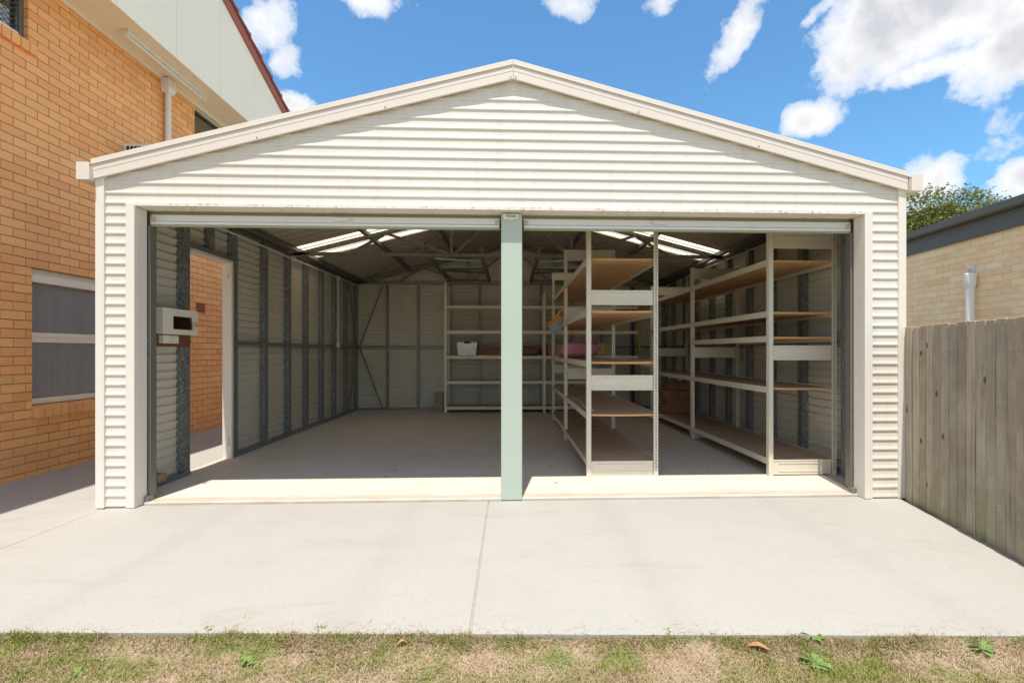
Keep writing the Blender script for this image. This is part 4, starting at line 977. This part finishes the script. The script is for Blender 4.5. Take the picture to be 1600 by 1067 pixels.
# ================================================================== TREE
tr = thing('tree', 'broad olive-green tree rising behind the cream brick building', 'tree', (21.05, 24.15, -.36))
T0 = Vector((21.05, 24.15, -.36)); tips = []
bb = MB()
def grow(p, d, L, r, lev):
    pts = [p]; q = p.copy(); dd = d.copy()
    for i in range(4):
        dd = (dd+Vector((R.uniform(-.2, .2), R.uniform(-.2, .2), R.uniform(-.06, .16)))).normalized(); q = q+dd*L/4; pts.append(q.copy())
    bb.tube(pts, [r*(1-.12*i) for i in range(5)], 7 if lev < 2 else 5)
    if lev >= 4: tips.append(q); return
    for i in range(R.choice((3, 3, 4)) if lev < 3 else 3):
        a = R.uniform(0, 6.28); sp = R.uniform(.45, .95)
        nd_ = (dd+Vector((math.cos(a)*sp, math.sin(a)*sp, R.uniform(-.1, .25)))).normalized(); grow(q.copy(), nd_, L*R.uniform(.6, .8), r*.6, lev+1)
        if lev > 1: tips.append(pts[3])
grow(T0, Vector((0, 0, 1)), 3.1, .26, 0)
bb.build('trunk', 'bark', tr)
lf = MB()
cz = T0.z+6.9
CC = Vector((21.05, 24.15, 6.9)); ell = lambda p: math.sqrt(((p.x-CC.x)/3.9)**2+((p.y-CC.y)/3.5)**2+((p.z-CC.z)/2.35)**2)
tips = [p for p in tips if p.z > 4.6 and ell(p) < 1.0]
for i in range(1500):
    p = CC+Vector((R.uniform(-3.8, 3.8), R.uniform(-3.4, 3.4), R.uniform(-2.2, 2.3)))
    if .45 < ell(p) < .97 and noise.noise(p*.75+Vector((3, 1, 0))) > -.16: tips.append(p)
for tp in tips:
    cr = R.uniform(.35, .65)
    for i in range(60):
        v = Vector((R.gauss(0, 1), R.gauss(0, 1), R.gauss(0, .55))); p = tp+v*cr*.55
        s = R.uniform(.06, .12); u = Vector((R.uniform(-1, 1), R.uniform(-1, 1), R.uniform(-.6, .6))).normalized(); w_ = u.cross(Vector((R.uniform(-1, 1), R.uniform(-1, 1), 1))).normalized()
        lf.quad(p-u*s, p+w_*s*.45, p+u*s, p-w_*s*.45)
me = lf.mesh('crown', 'leaf'); place('crown', me, tr)

# ================================================================== SMALL PLANTS
def ground_at(px, py, z=-.055):
    d = 775*(EYE-z)/(py-549); l = (px-829)/775*d; c, s = math.cos(YAW), math.sin(YAW)
    return l*c+d*s, d*c-l*s
def weed(px, py, r, n, label, up=.5, wdt=.32):
    x, y = ground_at(px, py); z = lawn_z(x, y); t = thing('weed', label, 'weed', (x, y, z), 'broad-leaved weeds in the lawn'); b = MB()
    for i in range(n):
        a = i*2.4+R.uniform(-.3, .3); L = r*R.uniform(.6, 1); el = R.uniform(.1, up); dx, dy = math.cos(a), math.sin(a); W_ = L*wdt
        P_ = [Vector((x+dx*L*f, y+dy*L*f, z+.004+math.sin(el)*L*math.sin(f*2.2)*.9)) for f in (0, .35, .75, 1)]
        for q, (p0, p1) in enumerate(zip(P_, P_[1:])):
            w0, w1 = (.12, .9, .95, .05)[q]*W_/2, (.12, .9, .95, .05)[q+1]*W_/2; s = Vector((-dy, dx, .25))
            kx = len(b.v); b.v += [tuple(p0-s*w0), tuple(p0+s*w0), tuple(p1+s*w1), tuple(p1-s*w1)]; b.f.append((kx, kx+1, kx+2, kx+3)); b.m.append(0)
    me = b.mesh('leaf', 'weed'); place('leaf', me, t, kind='stuff')
weed(1268, 1008, .055, 16, 'leafy green weed nearest the concrete in the right half of the lawn')
weed(1272, 1036, .075, 20, 'largest low green weed, in the right half of the lawn')
weed(1535, 1022, .06, 15, 'flat green weed near the right end of the lawn')
weed(385, 1034, .045, 7, 'small broad-leaved weed on its own in the left part of the lawn', wdt=.55)
weed(1040, 1004, .03, 9, 'tiny weed against the concrete edge in the middle right')
weed(328, 1000, .03, 8, 'tiny weed against the concrete edge at left')
weed(500, 1001, .035, 9, 'spiky tuft of weed by the concrete edge left of the driveway joint', up=1.0, wdt=.14)
weed(120, 1052, .045, 8, 'blue-green weed low in the left corner of the lawn', wdt=.4)
def dry_leaf(px, py, L, az, label):
    x, y = ground_at(px, py, -.045); z = lawn_z(x, y)+.016; b = MB(); d = Vector((math.cos(az), math.sin(az), 0)); s = Vector((-d.y, d.x, 0)); c0 = Vector((x, y, z))
    prev = None
    for i in range(7):
        f = i/6-.5; w_ = L*.16*math.cos(f*2.9); c = c0+d*f*L+Vector((0, 0, .010*math.cos(f*5))); row = [tuple(c-s*w_+Vector((0, 0, .004))), tuple(c), tuple(c+s*w_+Vector((0, 0, .005)))]
        kx = len(b.v); b.v += row
        if prev is not None: b.f += [(prev, prev+1, kx+1, kx), (prev+1, prev+2, kx+2, kx+1)]; b.m += [0, 0]
        prev = kx
    b.build('dry_leaf', 'dryleaf', loc=(x, y, z), label=label, cat='leaf')
dry_leaf(1184, 1017, .10, -.35, 'long curled orange leaf lying on the dry lawn right of centre')
dry_leaf(1190, 1034, .035, 1.2, 'small orange leaf on the lawn just below the long curled one')
dry_leaf(628, 1014, .05, .3, 'dull brown leaf on the lawn left of the driveway joint')
dry_leaf(1300, 1012, .04, .9, 'pinkish curled leaf beside the upper right weed')
# green blades pushing up at the foot of the fence
b = MB()
for i in range(12):
    x, y = 3.02+R.uniform(-.012, .012), 3.07+R.uniform(-.02, .02); blade(b, fence_x(y)-.012, y, .0, R.uniform(.03, .07), .004, R.uniform(.1, .7), R.uniform(2, 4.4))
b.build('grass_tuft', 'weed', label='tiny yellow-green tuft growing where the fence meets the concrete', cat='grass tuft')
